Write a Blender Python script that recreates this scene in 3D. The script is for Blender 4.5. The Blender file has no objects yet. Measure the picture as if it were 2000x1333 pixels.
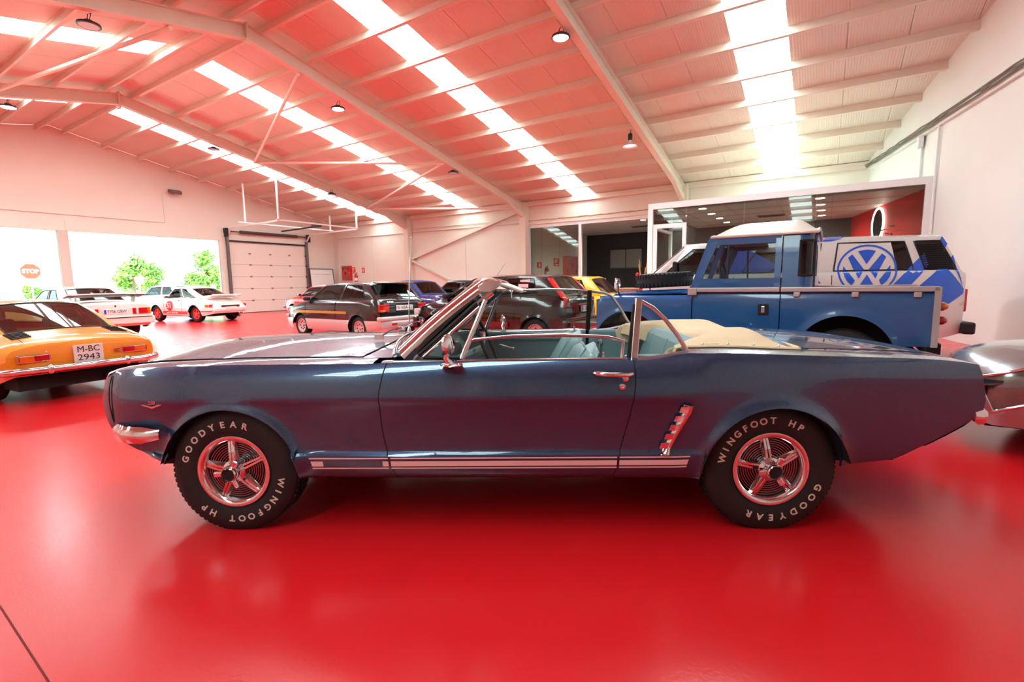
import bpy, bmesh, math, random
from mathutils import Vector, Matrix
random.seed(7)
PI = math.pi
scene = bpy.context.scene
col = scene.collection

# ---------------------------------------------------------------- camera
F_PX, YAW, PITCH, ROLL, CAM_H = 953.9, math.radians(32.74), math.radians(6.74), math.radians(-0.84), 1.251
cam = bpy.data.cameras.new('camera')
cam_o = bpy.data.objects.new('camera', cam); col.objects.link(cam_o)
cam.sensor_width = 36.0; cam.sensor_fit = 'HORIZONTAL'; cam.lens = F_PX / 2000.0 * 36.0
cam.clip_end = 400; cam.clip_start = 0.05
_f = Vector((-math.sin(YAW), math.cos(YAW), 0)); _r = Vector((math.cos(YAW), math.sin(YAW), 0)); _u = Vector((0, 0, 1))
_f2 = _f * math.cos(PITCH) - _u * math.sin(PITCH); _u2 = _u * math.cos(PITCH) + _f * math.sin(PITCH)
_r3 = _r * math.cos(ROLL) + _u2 * math.sin(ROLL); _u3 = -_r * math.sin(ROLL) + _u2 * math.cos(ROLL)
cam_o.matrix_world = Matrix(((_r3.x, _u3.x, -_f2.x, 0), (_r3.y, _u3.y, -_f2.y, 0), (_r3.z, _u3.z, -_f2.z, CAM_H), (0, 0, 0, 1)))
scene.camera = cam_o

# ---------------------------------------------------------------- world, sun, exposure
world = bpy.data.worlds.new('world'); scene.world = world; world.use_nodes = True
wn = world.node_tree
bg = wn.nodes['Background']; bg.inputs['Color'].default_value = (0.80, 0.95, 1.0, 1); bg.inputs['Strength'].default_value = 5.0
sun = bpy.data.lights.new('sun_offscreen', 'SUN'); sun.energy = 28.0; sun.angle = 0.03; sun.color = (1.0, 0.95, 0.86)
sun_o = bpy.data.objects.new('sun_offscreen', sun); col.objects.link(sun_o)
sun_o.rotation_euler = (math.radians(38), 0, math.radians(30))
SKYLIGHT = 9.0
scene.view_settings.view_transform = 'Standard'; scene.view_settings.look = 'None'
scene.view_settings.gamma = 1.0; scene.view_settings.use_curve_mapping = False
scene.view_settings.exposure = 0.25
try:
    scene.cycles.max_bounces = 7; scene.cycles.diffuse_bounces = 4; scene.cycles.glossy_bounces = 4
    scene.cycles.transparent_max_bounces = 20; scene.cycles.caustics_reflective = False; scene.cycles.caustics_refractive = False
    scene.cycles.sample_clamp_indirect = 6.0
except Exception:
    pass

# ---------------------------------------------------------------- helpers
def lin(c):
    return tuple(((x / 255.0) / 12.92 if x <= 10 else ((x / 255.0 + 0.055) / 1.055) ** 2.4) for x in c)
MATS = {}
def mat(name, rgb=(200, 200, 200), rough=0.5, metal=0.0, coat=0.0, noise=0.0, nscale=8.0, bump=0.0, bscale=60.0, emit=None, estr=0.0, spec=0.5, flake=0.0, croughness=0.03):
    if name in MATS: return MATS[name]
    m = bpy.data.materials.new(name); m.use_nodes = True
    nt = m.node_tree; b = nt.nodes['Principled BSDF']; c = lin(rgb) + (1,)
    b.inputs['Base Color'].default_value = c; b.inputs['Roughness'].default_value = rough; b.inputs['Metallic'].default_value = metal
    b.inputs['Coat Weight'].default_value = coat; b.inputs['Coat Roughness'].default_value = croughness
    b.inputs['Specular IOR Level'].default_value = spec
    if emit:
        b.inputs['Emission Color'].default_value = lin(emit) + (1,); b.inputs['Emission Strength'].default_value = estr
    tc = nt.nodes.new('ShaderNodeTexCoord')
    if noise > 0:
        n = nt.nodes.new('ShaderNodeTexNoise'); n.inputs['Scale'].default_value = nscale; n.inputs['Detail'].default_value = 6
        nt.links.new(tc.outputs['Object'], n.inputs['Vector'])
        mx = nt.nodes.new('ShaderNodeMix'); mx.data_type = 'RGBA'
        mx.inputs[6].default_value = tuple(x * (1 - noise) for x in c[:3]) + (1,)
        mx.inputs[7].default_value = tuple(min(1, x * (1 + noise)) for x in c[:3]) + (1,)
        nt.links.new(n.outputs['Fac'], mx.inputs[0]); nt.links.new(mx.outputs[2], b.inputs['Base Color'])
    if bump > 0:
        n2 = nt.nodes.new('ShaderNodeTexNoise'); n2.inputs['Scale'].default_value = bscale; n2.inputs['Detail'].default_value = 3
        nt.links.new(tc.outputs['Object'], n2.inputs['Vector'])
        bp = nt.nodes.new('ShaderNodeBump'); bp.inputs['Strength'].default_value = bump; bp.inputs['Distance'].default_value = 0.01
        nt.links.new(n2.outputs['Fac'], bp.inputs['Height']); nt.links.new(bp.outputs['Normal'], b.inputs['Normal'])
    if flake > 0:
        v = nt.nodes.new('ShaderNodeTexVoronoi'); v.inputs['Scale'].default_value = 900
        nt.links.new(tc.outputs['Object'], v.inputs['Vector'])
        mr = nt.nodes.new('ShaderNodeMapRange'); mr.inputs[3].default_value = rough - flake; mr.inputs[4].default_value = rough + flake
        nt.links.new(v.outputs['Color'], mr.inputs[0]); nt.links.new(mr.outputs[0], b.inputs['Roughness'])
    MATS[name] = m
    return m
def glass(name, rgb=(225, 238, 235), refl=1.0):
    if name in MATS: return MATS[name]
    m = bpy.data.materials.new(name); m.use_nodes = True; nt = m.node_tree; nt.nodes.clear()
    o = nt.nodes.new('ShaderNodeOutputMaterial'); mx = nt.nodes.new('ShaderNodeMixShader')
    t = nt.nodes.new('ShaderNodeBsdfTransparent'); t.inputs[0].default_value = lin(rgb) + (1,)
    g = nt.nodes.new('ShaderNodeBsdfGlossy'); g.inputs['Roughness'].default_value = 0.01; g.inputs['Color'].default_value = (refl, refl, refl, 1)
    fr = nt.nodes.new('ShaderNodeFresnel'); fr.inputs[0].default_value = 1.5
    nt.links.new(fr.outputs[0], mx.inputs[0]); nt.links.new(t.outputs[0], mx.inputs[1]); nt.links.new(g.outputs[0], mx.inputs[2]); nt.links.new(mx.outputs[0], o.inputs[0])
    MATS[name] = m
    return m

class MB:
    def __init__(s): s.v = []; s.f = []
    def add(s, vs, fs):
        n = len(s.v); s.v += [tuple(x) for x in vs]; s.f += [tuple(i + n for i in f) for f in fs]; return s
    def box(s, c, d, rot=None):
        hx, hy, hz = d[0] / 2, d[1] / 2, d[2] / 2
        vs = [Vector((x, y, z)) for x in (-hx, hx) for y in (-hy, hy) for z in (-hz, hz)]
        if rot is not None: vs = [rot @ v for v in vs]
        return s.add([v + Vector(c) for v in vs], [(0, 1, 3, 2), (4, 6, 7, 5), (0, 4, 5, 1), (2, 3, 7, 6), (0, 2, 6, 4), (1, 5, 7, 3)])
    def bb(s, x0, x1, y0, y1, z0, z1):
        return s.box(((x0 + x1) / 2, (y0 + y1) / 2, (z0 + z1) / 2), (abs(x1 - x0), abs(y1 - y0), abs(z1 - z0)))
    def bar(s, p, q, w, hgt, up=(0, 0, 1)):
        p, q = Vector(p), Vector(q); d = (q - p).normalized(); a = d.cross(Vector(up))
        if a.length < 1e-4: a = d.cross(Vector((0, 1, 0)))
        a.normalize(); b = a.cross(d)
        vs = [e + a * (i * w / 2) + b * (j * hgt / 2) for e in (p, q) for i, j in ((-1, -1), (1, -1), (1, 1), (-1, 1))]
        return s.add(vs, [(3, 2, 1, 0), (4, 5, 6, 7), (0, 1, 5, 4), (1, 2, 6, 5), (2, 3, 7, 6), (3, 0, 4, 7)])
    def tube(s, path, r, n=8, closed=False, caps=True):
        path = [Vector(p) for p in path]; m = len(path); rings = []
        rr = r if isinstance(r, (list, tuple)) else [r] * m
        prev = None
        for i, p in enumerate(path):
            if closed: d = path[(i + 1) % m] - path[i - 1]
            else: d = path[min(i + 1, m - 1)] - path[max(i - 1, 0)]
            d.normalize()
            if prev is None:
                a = d.cross(Vector((0, 0, 1)))
                if a.length < 0.05: a = d.cross(Vector((0, 1, 0)))
            else: a = prev - d * prev.dot(d)
            a.normalize(); prev = a; b = d.cross(a)
            rings.append([p + (a * math.cos(2 * PI * k / n) + b * math.sin(2 * PI * k / n)) * rr[i] for k in range(n)])
        vs = [v for ring in rings for v in ring]; fs = []
        for i in range(m if closed else m - 1):
            j = (i + 1) % m
            for k in range(n): fs.append((i * n + k, i * n + (k + 1) % n, j * n + (k + 1) % n, j * n + k))
        if caps and not closed: fs += [tuple(range(n))[::-1], tuple((m - 1) * n + k for k in range(n))]
        return s.add(vs, fs)
    def lathe(s, prof, c=(0, 0, 0), axis='z', n=32, flip=1):
        vs = []; fs = []; m = len(prof)
        for k in range(n):
            a = 2 * PI * k / n
            for r, t in prof:
                x, y = r * math.cos(a), r * math.sin(a)
                p = {'z': (x, y, t), 'y': (x, t * flip, y), 'x': (t * flip, x, y)}[axis]
                vs.append((p[0] + c[0], p[1] + c[1], p[2] + c[2]))
        for k in range(n):
            k2 = (k + 1) % n
            for i in range(m - 1): fs.append((k * m + i, k2 * m + i, k2 * m + i + 1, k * m + i + 1))
        return s.add(vs, fs)
    def grid(s, fn, nu, nv):
        vs = [fn(i / nu, j / nv) for i in range(nu + 1) for j in range(nv + 1)]
        return s.add(vs, [(i * (nv + 1) + j, (i + 1) * (nv + 1) + j, (i + 1) * (nv + 1) + j + 1, i * (nv + 1) + j + 1) for i in range(nu) for j in range(nv)])
    def prism(s, poly, a, b, axis='y'):
        n = len(poly)
        def P(p, t): return {'y': (p[0], t, p[1]), 'x': (t, p[0], p[1]), 'z': (p[0], p[1], t)}[axis]
        return s.add([P(p, a) for p in poly] + [P(p, b) for p in poly], [tuple(range(n))[::-1], tuple(range(n, 2 * n))] + [(i, (i + 1) % n, n + (i + 1) % n, n + i) for i in range(n)])
    def ball(s, c, r, n=12, m=8, sc=(1, 1, 1)):
        vs = [(c[0], c[1], c[2] + r * sc[2])]; fs = []
        for i in range(1, m):
            t = PI * i / m
            for k in range(n):
                a = 2 * PI * k / n
                vs.append((c[0] + r * sc[0] * math.sin(t) * math.cos(a), c[1] + r * sc[1] * math.sin(t) * math.sin(a), c[2] + r * sc[2] * math.cos(t)))
        vs.append((c[0], c[1], c[2] - r * sc[2]))
        for k in range(n):
            fs.append((0, 1 + k, 1 + (k + 1) % n)); fs.append((len(vs) - 1, 1 + (m - 2) * n + (k + 1) % n, 1 + (m - 2) * n + k))
            for i in range(m - 2):
                fs.append((1 + i * n + k, 1 + (i + 1) * n + k, 1 + (i + 1) * n + (k + 1) % n, 1 + i * n + (k + 1) % n))
        return s.add(vs, fs)
    def build(s, name, m, parent=None, smooth=None, bevel=0, weld=False, solid=0, sub=0, label=None, cat=None, group=None, kind=None):
        me = bpy.data.meshes.new(name); me.from_pydata(s.v, [], s.f)
        bm = bmesh.new(); bm.from_mesh(me)
        if weld: bmesh.ops.remove_doubles(bm, verts=bm.verts, dist=0.0015)
        bmesh.ops.recalc_face_normals(bm, faces=bm.faces)
        bm.to_mesh(me); bm.free()
        if smooth:
            me.shade_smooth(); me.set_sharp_from_angle(angle=math.radians(smooth))
            if solid:
                cnt = {}
                for p in me.polygons:
                    for k in p.edge_keys: cnt[k] = cnt.get(k, 0) + 1
                at = me.attributes.get('sharp_edge') or me.attributes.new('sharp_edge', 'BOOLEAN', 'EDGE')
                for e in me.edges:
                    if cnt.get(tuple(sorted(e.vertices)), 0) < 2: at.data[e.index].value = True
        me.materials.append(m if not isinstance(m, str) else MATS[m])
        o = bpy.data.objects.new(name, me); col.objects.link(o)
        if parent is not None: o.parent = parent
        if bevel:
            b = o.modifiers.new('bevel', 'BEVEL'); b.width = bevel; b.segments = 2; b.limit_method = 'ANGLE'
        if solid:
            b = o.modifiers.new('solid', 'SOLIDIFY'); b.thickness = solid; b.offset = -1
        if sub:
            b = o.modifiers.new('sub', 'SUBSURF'); b.levels = sub; b.render_levels = sub
        return tag(o, label, cat, group, kind)
def tag(o, label=None, cat=None, group=None, kind=None):
    if label: o['label'] = label
    if cat: o['category'] = cat
    if group: o['group'] = group
    if kind: o['kind'] = kind
    return o
def empty(name, loc=(0, 0, 0), rz=0, label=None, cat=None, group=None, kind=None):
    o = bpy.data.objects.new(name, None); col.objects.link(o); o.empty_display_size = 0.1
    o.location = loc; o.rotation_euler = (0, 0, rz)
    return tag(o, label, cat, group, kind)
def interp(pts, x):
    # piecewise smooth (Catmull-like) interpolation through sorted points
    if pts[0][0] > pts[-1][0]: pts = pts[::-1]
    if x <= pts[0][0]: return pts[0][1]
    if x >= pts[-1][0]: return pts[-1][1]
    for i in range(len(pts) - 1):
        if pts[i][0] <= x <= pts[i + 1][0]:
            x0, y0 = pts[i]; x1, y1 = pts[i + 1]; h = x1 - x0
            d = (y1 - y0) / h
            def sl(a, b):
                da = (pts[a + 1][1] - pts[a][1]) / (pts[a + 1][0] - pts[a][0]); db = (pts[b + 1][1] - pts[b][1]) / (pts[b + 1][0] - pts[b][0])
                return 0 if da * db <= 0 else 2 * da * db / (da + db)
            m0 = sl(i - 1, i) if i > 0 else d; m1 = sl(i, i + 1) if i < len(pts) - 2 else d
            t = (x - x0) / h
            return (2 * t ** 3 - 3 * t * t + 1) * y0 + (t ** 3 - 2 * t * t + t) * h * m0 + (-2 * t ** 3 + 3 * t * t) * y1 + (t ** 3 - t * t) * h * m1
def sstep(a, b, x):
    t = max(0, min(1, (x - a) / (b - a))); return t * t * (3 - 2 * t)
def text_mesh(txt, size, depth=0.001, bold=0.0, align='CENTER'):
    cu = bpy.data.curves.new('t', 'FONT'); cu.body = txt; cu.size = size; cu.extrude = depth; cu.align_x = align; cu.align_y = 'CENTER'; cu.offset = bold
    cu.resolution_u = 3
    o = bpy.data.objects.new('t', cu); col.objects.link(o)
    dg = bpy.context.evaluated_depsgraph_get()
    me = bpy.data.meshes.new_from_object(o.evaluated_get(dg))
    vs = [v.co.copy() for v in me.vertices]; fs = [tuple(p.vertices) for p in me.polygons]
    bpy.data.objects.remove(o); bpy.data.curves.remove(cu); bpy.data.meshes.remove(me)
    return vs, fs
def text_obj(name, txt, size, m, parent, origin, xdir, ydir, wscale=1.0, bold=0.0, depth=0.001, width=None):
    vs, fs = text_mesh(txt, size, depth, bold)
    if width:
        w = max(v.x for v in vs) - min(v.x for v in vs); wscale = width / w
    X = Vector(xdir).normalized(); Y = Vector(ydir).normalized(); Z = X.cross(Y); O = Vector(origin)
    mb = MB(); mb.add([O + X * (v.x * wscale) + Y * v.y + Z * v.z for v in vs], fs)
    return mb.build(name, m, parent)

# ---------------------------------------------------------------- materials of the place
WALLW = mat('wall_plaster', (236, 228, 216), 0.85, noise=0.04, nscale=1.3, bump=0.15, bscale=40)
WALLG = mat('wall_plaster_cool', (232, 231, 226), 0.85, noise=0.04, nscale=1.1, bump=0.15, bscale=40)
STEEL = mat('painted_steel', (232, 220, 204), 0.55, noise=0.05, nscale=4)
WHITEF = mat('white_aluminium', (240, 242, 243), 0.35)
BLACK = mat('matt_black', (18, 18, 19), 0.6)
RUBBER = mat('rubber', (22, 22, 23), 0.72, bump=0.1, bscale=200)
CHROME = mat('chrome', (225, 225, 228), 0.06, metal=1.0)
DARKSEAM = mat('seam', (10, 10, 12), 0.8)
REDP = mat('red_paint', (205, 22, 26), 0.35)
WHITEP = mat('white_paint', (240, 240, 238), 0.4)
PLATEW = mat('plate_white', (235, 235, 232), 0.35)
INK = mat('plate_ink', (22, 22, 26), 0.5)
def floor_mat():
    m = bpy.data.materials.new('red_epoxy'); m.use_nodes = True; nt = m.node_tree; b = nt.nodes['Principled BSDF']
    tc = nt.nodes.new('ShaderNodeTexCoord')
    n = nt.nodes.new('ShaderNodeTexNoise'); n.inputs['Scale'].default_value = 0.9; n.inputs['Detail'].default_value = 8; n.inputs['Roughness'].default_value = 0.65
    nt.links.new(tc.outputs['Object'], n.inputs['Vector'])
    cr = nt.nodes.new('ShaderNodeValToRGB'); cr.color_ramp.elements[0].position = 0.2; cr.color_ramp.elements[1].position = 0.9
    cr.color_ramp.elements[0].color = lin((214, 24, 32)) + (1,); cr.color_ramp.elements[1].color = lin((222, 32, 38)) + (1,)
    nt.links.new(n.outputs['Fac'], cr.inputs[0]); nt.links.new(cr.outputs[0], b.inputs['Base Color'])
    n2 = nt.nodes.new('ShaderNodeTexNoise'); n2.inputs['Scale'].default_value = 3.0; n2.inputs['Detail'].default_value = 5
    nt.links.new(tc.outputs['Object'], n2.inputs['Vector'])
    mr = nt.nodes.new('ShaderNodeMapRange'); mr.inputs[3].default_value = 0.20; mr.inputs[4].default_value = 0.27
    nt.links.new(n2.outputs['Fac'], mr.inputs[0]); nt.links.new(mr.outputs[0], b.inputs['Roughness'])
    n3 = nt.nodes.new('ShaderNodeTexNoise'); n3.inputs['Scale'].default_value = 70; n3.inputs['Detail'].default_value = 4
    nt.links.new(tc.outputs['Object'], n3.inputs['Vector'])
    bp = nt.nodes.new('ShaderNodeBump'); bp.inputs['Strength'].default_value = 0.12; bp.inputs['Distance'].default_value = 0.004
    nt.links.new(n3.outputs['Fac'], bp.inputs['Height']); nt.links.new(bp.outputs['Normal'], b.inputs['Normal'])
    MATS['red_epoxy'] = m; return m
FLOOR = floor_mat()
def sheet_mat():
    m = bpy.data.materials.new('roof_sheet'); m.use_nodes = True; nt = m.node_tree; b = nt.nodes['Principled BSDF']
    b.inputs['Base Color'].default_value = lin((226, 212, 196)) + (1,); b.inputs['Roughness'].default_value = 0.6
    tc = nt.nodes.new('ShaderNodeTexCoord'); w = nt.nodes.new('ShaderNodeTexWave'); w.wave_type = 'BANDS'; w.bands_direction = 'X'; w.inputs['Scale'].default_value = 6.0
    nt.links.new(tc.outputs['Object'], w.inputs['Vector'])
    bp = nt.nodes.new('ShaderNodeBump'); bp.inputs['Strength'].default_value = 0.5; bp.inputs['Distance'].default_value = 0.006
    nt.links.new(w.outputs['Fac'], bp.inputs['Height']); nt.links.new(bp.outputs['Normal'], b.inputs['Normal'])
    MATS['roof_sheet'] = m; return m
SHEET = sheet_mat()
SKYM = mat('skylight_sheet', (245, 248, 250), 0.5, emit=(228, 255, 255), estr=SKYLIGHT)
LAMPON = mat('lamp_on', (255, 255, 255), 0.5, emit=(226, 248, 255), estr=60)
LAMPWARM = mat('downlight_on', (255, 250, 240), 0.5, emit=(255, 244, 222), estr=22)
GLASSC = glass('clear_glass', (236, 244, 242))
GLASSO = glass('office_glass', (228, 238, 234))

# ---------------------------------------------------------------- the hall
XG, YB, YF, RY, TN = -23.8, 18.35, -5.35, 6.5, 0.207
Z0 = 4.5                                   # rafter top at the eave
def roofz(y): return Z0 + TN * ((YB - RY) - abs(y - RY))
def wallx(y): return 2.53 - 0.218 * (y - 10.9)
mb = MB(); mb.bb(XG - 0.3, 7.0, YF - 0.3, 25.6, -0.25, 0.0); mb.build('floor', FLOOR, kind='structure')

TILE = mat('grey_tile', (206, 202, 196), 0.35, noise=0.05, nscale=2)
mb = MB(); mb.bb(-10.95, -4.3, 18.4, 24.6, 0.0, 0.006); mb.build('floor_recess', TILE, kind='structure')
mb = MB(); mb.prism([(-4.3, 14.1), (1.8, 14.1), (0.65, 19.7), (-4.3, 19.7)], 0.0, 0.006, 'z'); mb.build('floor_office', TILE, kind='structure')
# left gable wall with glazed opening and sectional door
def gable_poly(z0, y0, y1, extra=0.17):
    pts = [(y0, z0), (y1, z0), (y1, roofz(y1) + extra)]
    if y0 < RY < y1: pts.append((RY, roofz(RY) + extra))
    pts.append((y0, roofz(y0) + extra)); return pts
OPZ = 3.42
mb = MB(); mb.prism(gable_poly(OPZ, YF, YB), XG - 0.25, XG, 'x')
mb.bb(XG - 0.25, XG, YF, 1.2, 0, OPZ); mb.bb(XG - 0.25, XG, 12.08, 12.4, 0, OPZ); mb.bb(XG - 0.25, XG, 16.56, YB, 0, OPZ)
wl = mb.build('wall_left', WALLW, kind='structure')
mb = MB(); mb.bb(XG, XG + 0.04, 1.2, 6.42, OPZ, 3.78); mb.build('lintel', WALLW, wl)
mb = MB(); mb.bb(XG, XG + 0.04, 6.62, 12.3, OPZ, 3.78); mb.build('lintel', WALLW, wl)
mb = MB(); mb.bb(XG - 0.2, XG + 0.06, 6.37, 6.66, 0, OPZ + 0.02); mb.build('mullion', mat('mullion_grey', (206, 196, 184), 0.6), wl)
mb = MB(); mb.tube([(XG + 0.02, 1.5, 4.02), (XG + 0.02, 9.9, 4.02), (XG + 0.02, 9.9, 5.25)], 0.02, 6); mb.build('conduit', STEEL, wl)
win = MB(); win.bb(XG - 0.14, XG - 0.13, 1.2, 6.37, 0.02, OPZ); w1 = win.build('window_1', GLASSC, kind='structure')
mb = MB(); mb.bb(XG - 0.17, XG - 0.1, 1.2, 6.37, 0.0, 0.08); mb.bb(XG - 0.17, XG - 0.1, 3.75, 3.81, 0.08, OPZ); mb.build('window_frame', WHITEF, w1)
win = MB(); win.bb(XG - 0.14, XG - 0.13, 6.66, 12.08, 0.02, OPZ); w2 = win.build('window_2', GLASSC, kind='structure')
mb = MB(); mb.bb(XG - 0.17, XG - 0.1, 6.66, 12.08, 0.0, 0.08); mb.build('window_frame', WHITEF, w2)

# sectional garage door
dr = empty('door_1', (XG, 14.48, 0), kind='structure')
DOORM = mat('door_panel_cream', (240, 230, 220), 0.5, noise=0.02, nscale=3)
zs = [0.02, 0.60, 1.18, 1.76, 2.34, 2.90, 3.42]
mb = MB(); mb.bb(-0.16, -0.1, -2.08, 2.08, 0.0, 3.42); mb.build('door_backing', mat('door_gap_grey', (120, 110, 104), 0.7), dr)  # plate added behind the panels to stop daylight leaking through their gaps
for i in range(6):
    mb = MB(); mb.box((0, 0, 0), (0.05, 4.12, 0.574 if i < 4 else 0.552))
    o = mb.build('door_panel', DOORM, dr, bevel=0.012); o.location = (-0.06, 0, (zs[i] + zs[i + 1]) / 2)
    if i:
        for y in (-1.0, 0.05, 1.1):
            mb = MB(); mb.box((0, 0, 0), (0.04, 0.1, 0.07)); hh = mb.build('hinge', mat('zinc', (150, 146, 140), 0.4, metal=0.8), o); hh.location = (0.035, y, -0.29)
        for s in (-1, 1):
            mb = MB(); mb.lathe([(0, -0.04), (0.045, -0.04), (0.045, 0.04), (0, 0.04)], (0, 0, 0), 'y', 12); hh = mb.build('roller', BLACK, o); hh.location = (0.06, s * 2.05, -0.29)
for s in (-1, 1):
    mb = MB(); mb.bb(-0.02, 0.14, s * 2.08 - 0.05, s * 2.08 + 0.05, 0, 3.62); mb.build('guide_rail', mat('rail_grey', (120, 116, 112), 0.45, metal=0.6), dr)
mb = MB(); mb.bb(-0.02, 0.05, -2.1, 2.1, 3.40, 3.47); mb.build('door_header_seal', BLACK, dr)
mb = MB(); mb.tube([(0.16, -2.2, 3.86), (0.16, 2.15, 3.86)], 0.03, 10); mb.tube([(0.16, -1.5, 3.86), (0.16, 1.5, 3.86)], 0.075, 12); mb.build('torsion_spring', mat('spring', (88, 74, 70), 0.5, metal=0.5), dr)
for s in (-1, 1):
    mb = MB(); mb.bb(0.0, 0.3, s * 2.15 - 0.04, s * 2.15 + 0.04, 3.6, 4.0); mb.build('spring_bracket', BLACK, dr)
for s in (-1, 1):
    mb = MB(); mb.bar((0.1, s * 2.08, 3.62), (0.45, s * 2.08, 3.98), 0.06, 0.05); mb.bar((0.45, s * 2.08, 3.98), (4.2, s * 2.08, 4.02), 0.06, 0.06); mb.build('ceiling_track', WHITEF, dr)
mb = MB(); mb.bar((4.2, -2.15, 4.05), (4.2, 2.15, 4.05), 0.06, 0.06); mb.bar((2.1, -2.6, 4.08), (2.1, 2.3, 4.08), 0.05, 0.05); mb.build('track_crossbar', WHITEF, dr)
for x, y in ((2.1, -2.3), (2.1, 2.1), (4.2, -2.05), (4.2, 2.05)):
    mb = MB(); mb.bar((x, y, 4.05), (x, y, roofz(14.48 + y) - 0.02), 0.06, 0.06, (1, 0, 0)); mb.build('track_hanger', WHITEF, dr)
mb = MB(); mb.bar((1.0, 0.1, 3.96), (4.1, 0.1, 4.0), 0.05, 0.06); mb.build('motor_rail', BLACK, dr)
mb = MB(); mb.box((3.7, 0.1, 4.05), (0.4, 0.22, 0.16)); mb.build('motor_box', mat('motor_grey', (70, 62, 60), 0.5), dr, bevel=0.02)

# back wall with recess opening
RX0, RX1, RZ, RYB = -10.95, -4.3, 3.72, 24.6
mb = MB(); mb.bb(XG - 0.25, RX0, YB, YB + 0.25, 0, 4.75); mb.bb(RX0, 1.2, YB, YB + 0.25, RZ, 4.75)
wb = mb.build('wall_back', WALLW, kind='structure')
for x in (-17.8, -11.0, -4.42):
    mb = MB(); mb.bb(x - 0.15, x + 0.15, YB - 0.32, YB, 0 if x < -5 else RZ, 4.62); mb.build('column', STEEL, wb)
mb = MB(); mb.bar((-17.6, YB - 0.1, 2.55), (-11.2, YB - 0.1, 4.33), 0.1, 0.1); mb.build('wall_brace', STEEL, wb)
mb = MB(); mb.bar((-17.6, YB - 0.1, 2.45), (-11.9, YB - 0.1, 0.1), 0.1, 0.1); mb.build('wall_brace', STEEL, wb)
mb = MB(); mb.tube([(-23.4, YB - 0.03, 0.4), (-23.4, YB - 0.03, 3.88), (-17.95, YB - 0.03, 3.86)], 0.025, 6); mb.build('conduit', STEEL, wb)
mb = MB(); mb.tube([(-17.6, YB - 0.04, 3.86), (-11.3, YB - 0.04, 3.82)], 0.03, 6); mb.build('conduit', STEEL, wb)
mb = MB(); mb.tube([(-17.6, YB - 0.04, 4.02), (-11.3, YB - 0.04, 3.97)], 0.02, 6); mb.build('conduit', STEEL, wb)
for x in (-20.6, -14.3):
    mb = MB(); mb.tube([(x, YB - 0.02, 3.85), (x, YB - 0.02, 1.45)], 0.012, 5); mb.box((x, YB - 0.03, 1.42), (0.09, 0.06, 0.14)); mb.build('conduit', STEEL, wb)
mb = MB()
pts = [(RX0 + i * 0.12, YB - 0.01 - 0.012 * random.random(), RZ + 0.15 + 0.03 * random.random()) for i in range(61)]
mb.tube(pts, [0.012 + 0.018 * random.random() for _ in pts], 5); mb.build('plaster_edge', mat('raw_plaster', (196, 178, 150), 0.9, noise=0.2, nscale=6), wb)

# recess behind the opening
DARKW = mat('dark_wall', (36, 34, 36), 0.7, noise=0.15, nscale=3)
LINER = mat('recess_wall', (236, 230, 218), 0.7, noise=0.02)
CEILT = mat('office_ceiling', (214, 204, 194), 0.45)
mb = MB(); mb.bb(RX0 - 0.2, RX0, YB, RYB, 0, RZ + 0.1); wr = mb.build('wall_recess_side', LINER, kind='structure')
for y in (19.6, 21.4, 23.2):
    mb = MB(); mb.bb(RX0, RX0 + 0.008, y, y + 0.02, 0, RZ); mb.build('panel_joint', mat('joint_grey', (196, 190, 180), 0.7), wr)
mb = MB(); mb.bb(RX0 - 0.2, RX1, RYB, RYB + 0.2, 0, RZ + 0.1); mb.build('wall_recess_back', DARKW, kind='structure')
mb = MB(); mb.bb(RX0, RX1, YB + 0.25, RYB, RZ, RZ + 0.15); mb.build('ceiling_recess', CEILT, kind='structure')
mb = MB(); mb.bb(RX1 - 0.1, RX1, YB + 0.25, RYB, 0, RZ); mb.build('wall_recess_partition', mat('dark_partition', (60, 55, 55), 0.7), kind='structure')
fr = empty('window_3', (RX0, YB + 0.1, 0), kind='structure')
wx = RX1 - RX0
mb = MB(); mb.bb(0, wx, -0.05, 0.05, RZ - 0.14, RZ); mb.build('window_frame', WHITEF, fr)
for x in (0.06, 2.45):
    mb = MB(); mb.bb(x - 0.06, x + 0.06, -0.05, 0.05, 0, RZ - 0.14); mb.build('window_post', WHITEF, fr)
mb = MB(); mb.bb(0.12, 2.39, -0.006, 0.006, 0.05, RZ - 0.14); mb.build('pane', GLASSO, fr)

# glass fronted office box
OY, OX0, OZ, OYB = 14.1, -4.3, 3.42, 19.7
OX1 = wallx(OY)
of = empty('window_4', (OX0, OY, 0), kind='structure')
ow = OX1 - OX0
mb = MB(); mb.bb(-0.07, ow, -0.06, 0.06, OZ - 0.16, OZ); mb.build('window_frame', WHITEF, of)
for x in (0.0, ow - 0.06):
    mb = MB(); mb.bb(x - 0.08, x + 0.06, -0.06, 0.06, 0, OZ - 0.16); mb.build('window_post', WHITEF, of)
for a, b in ((0.06, 0.95), (0.97, 2.4), (2.42, 3.98), (4.0, ow - 0.12)):
    z1 = OZ - 0.16
    if a == 0.06: continue
    mb = MB(); mb.bb(a, b, -0.006, 0.006, 0.05, z1); mb.build('pane', GLASSO, of)
mb = MB(); mb.bb(0.06, 0.95, -0.006, 0.006, 2.86, OZ - 0.16); mb.build('pane', GLASSO, of)
od = empty('door_2', (OX0 + 0.08, OY - 0.02, 0), kind='structure')
mb = MB(); mb.bb(0, 0.9, -0.03, 0.03, 2.72, 2.84); mb.bb(0, 0.1, -0.03, 0.03, 0.0, 2.72); mb.bb(0.8, 0.9, -0.03, 0.03, 0.0, 2.72); mb.bb(0.1, 0.8, -0.03, 0.03, 0.0, 0.12); mb.build('door_frame', WHITEF, od)
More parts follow.
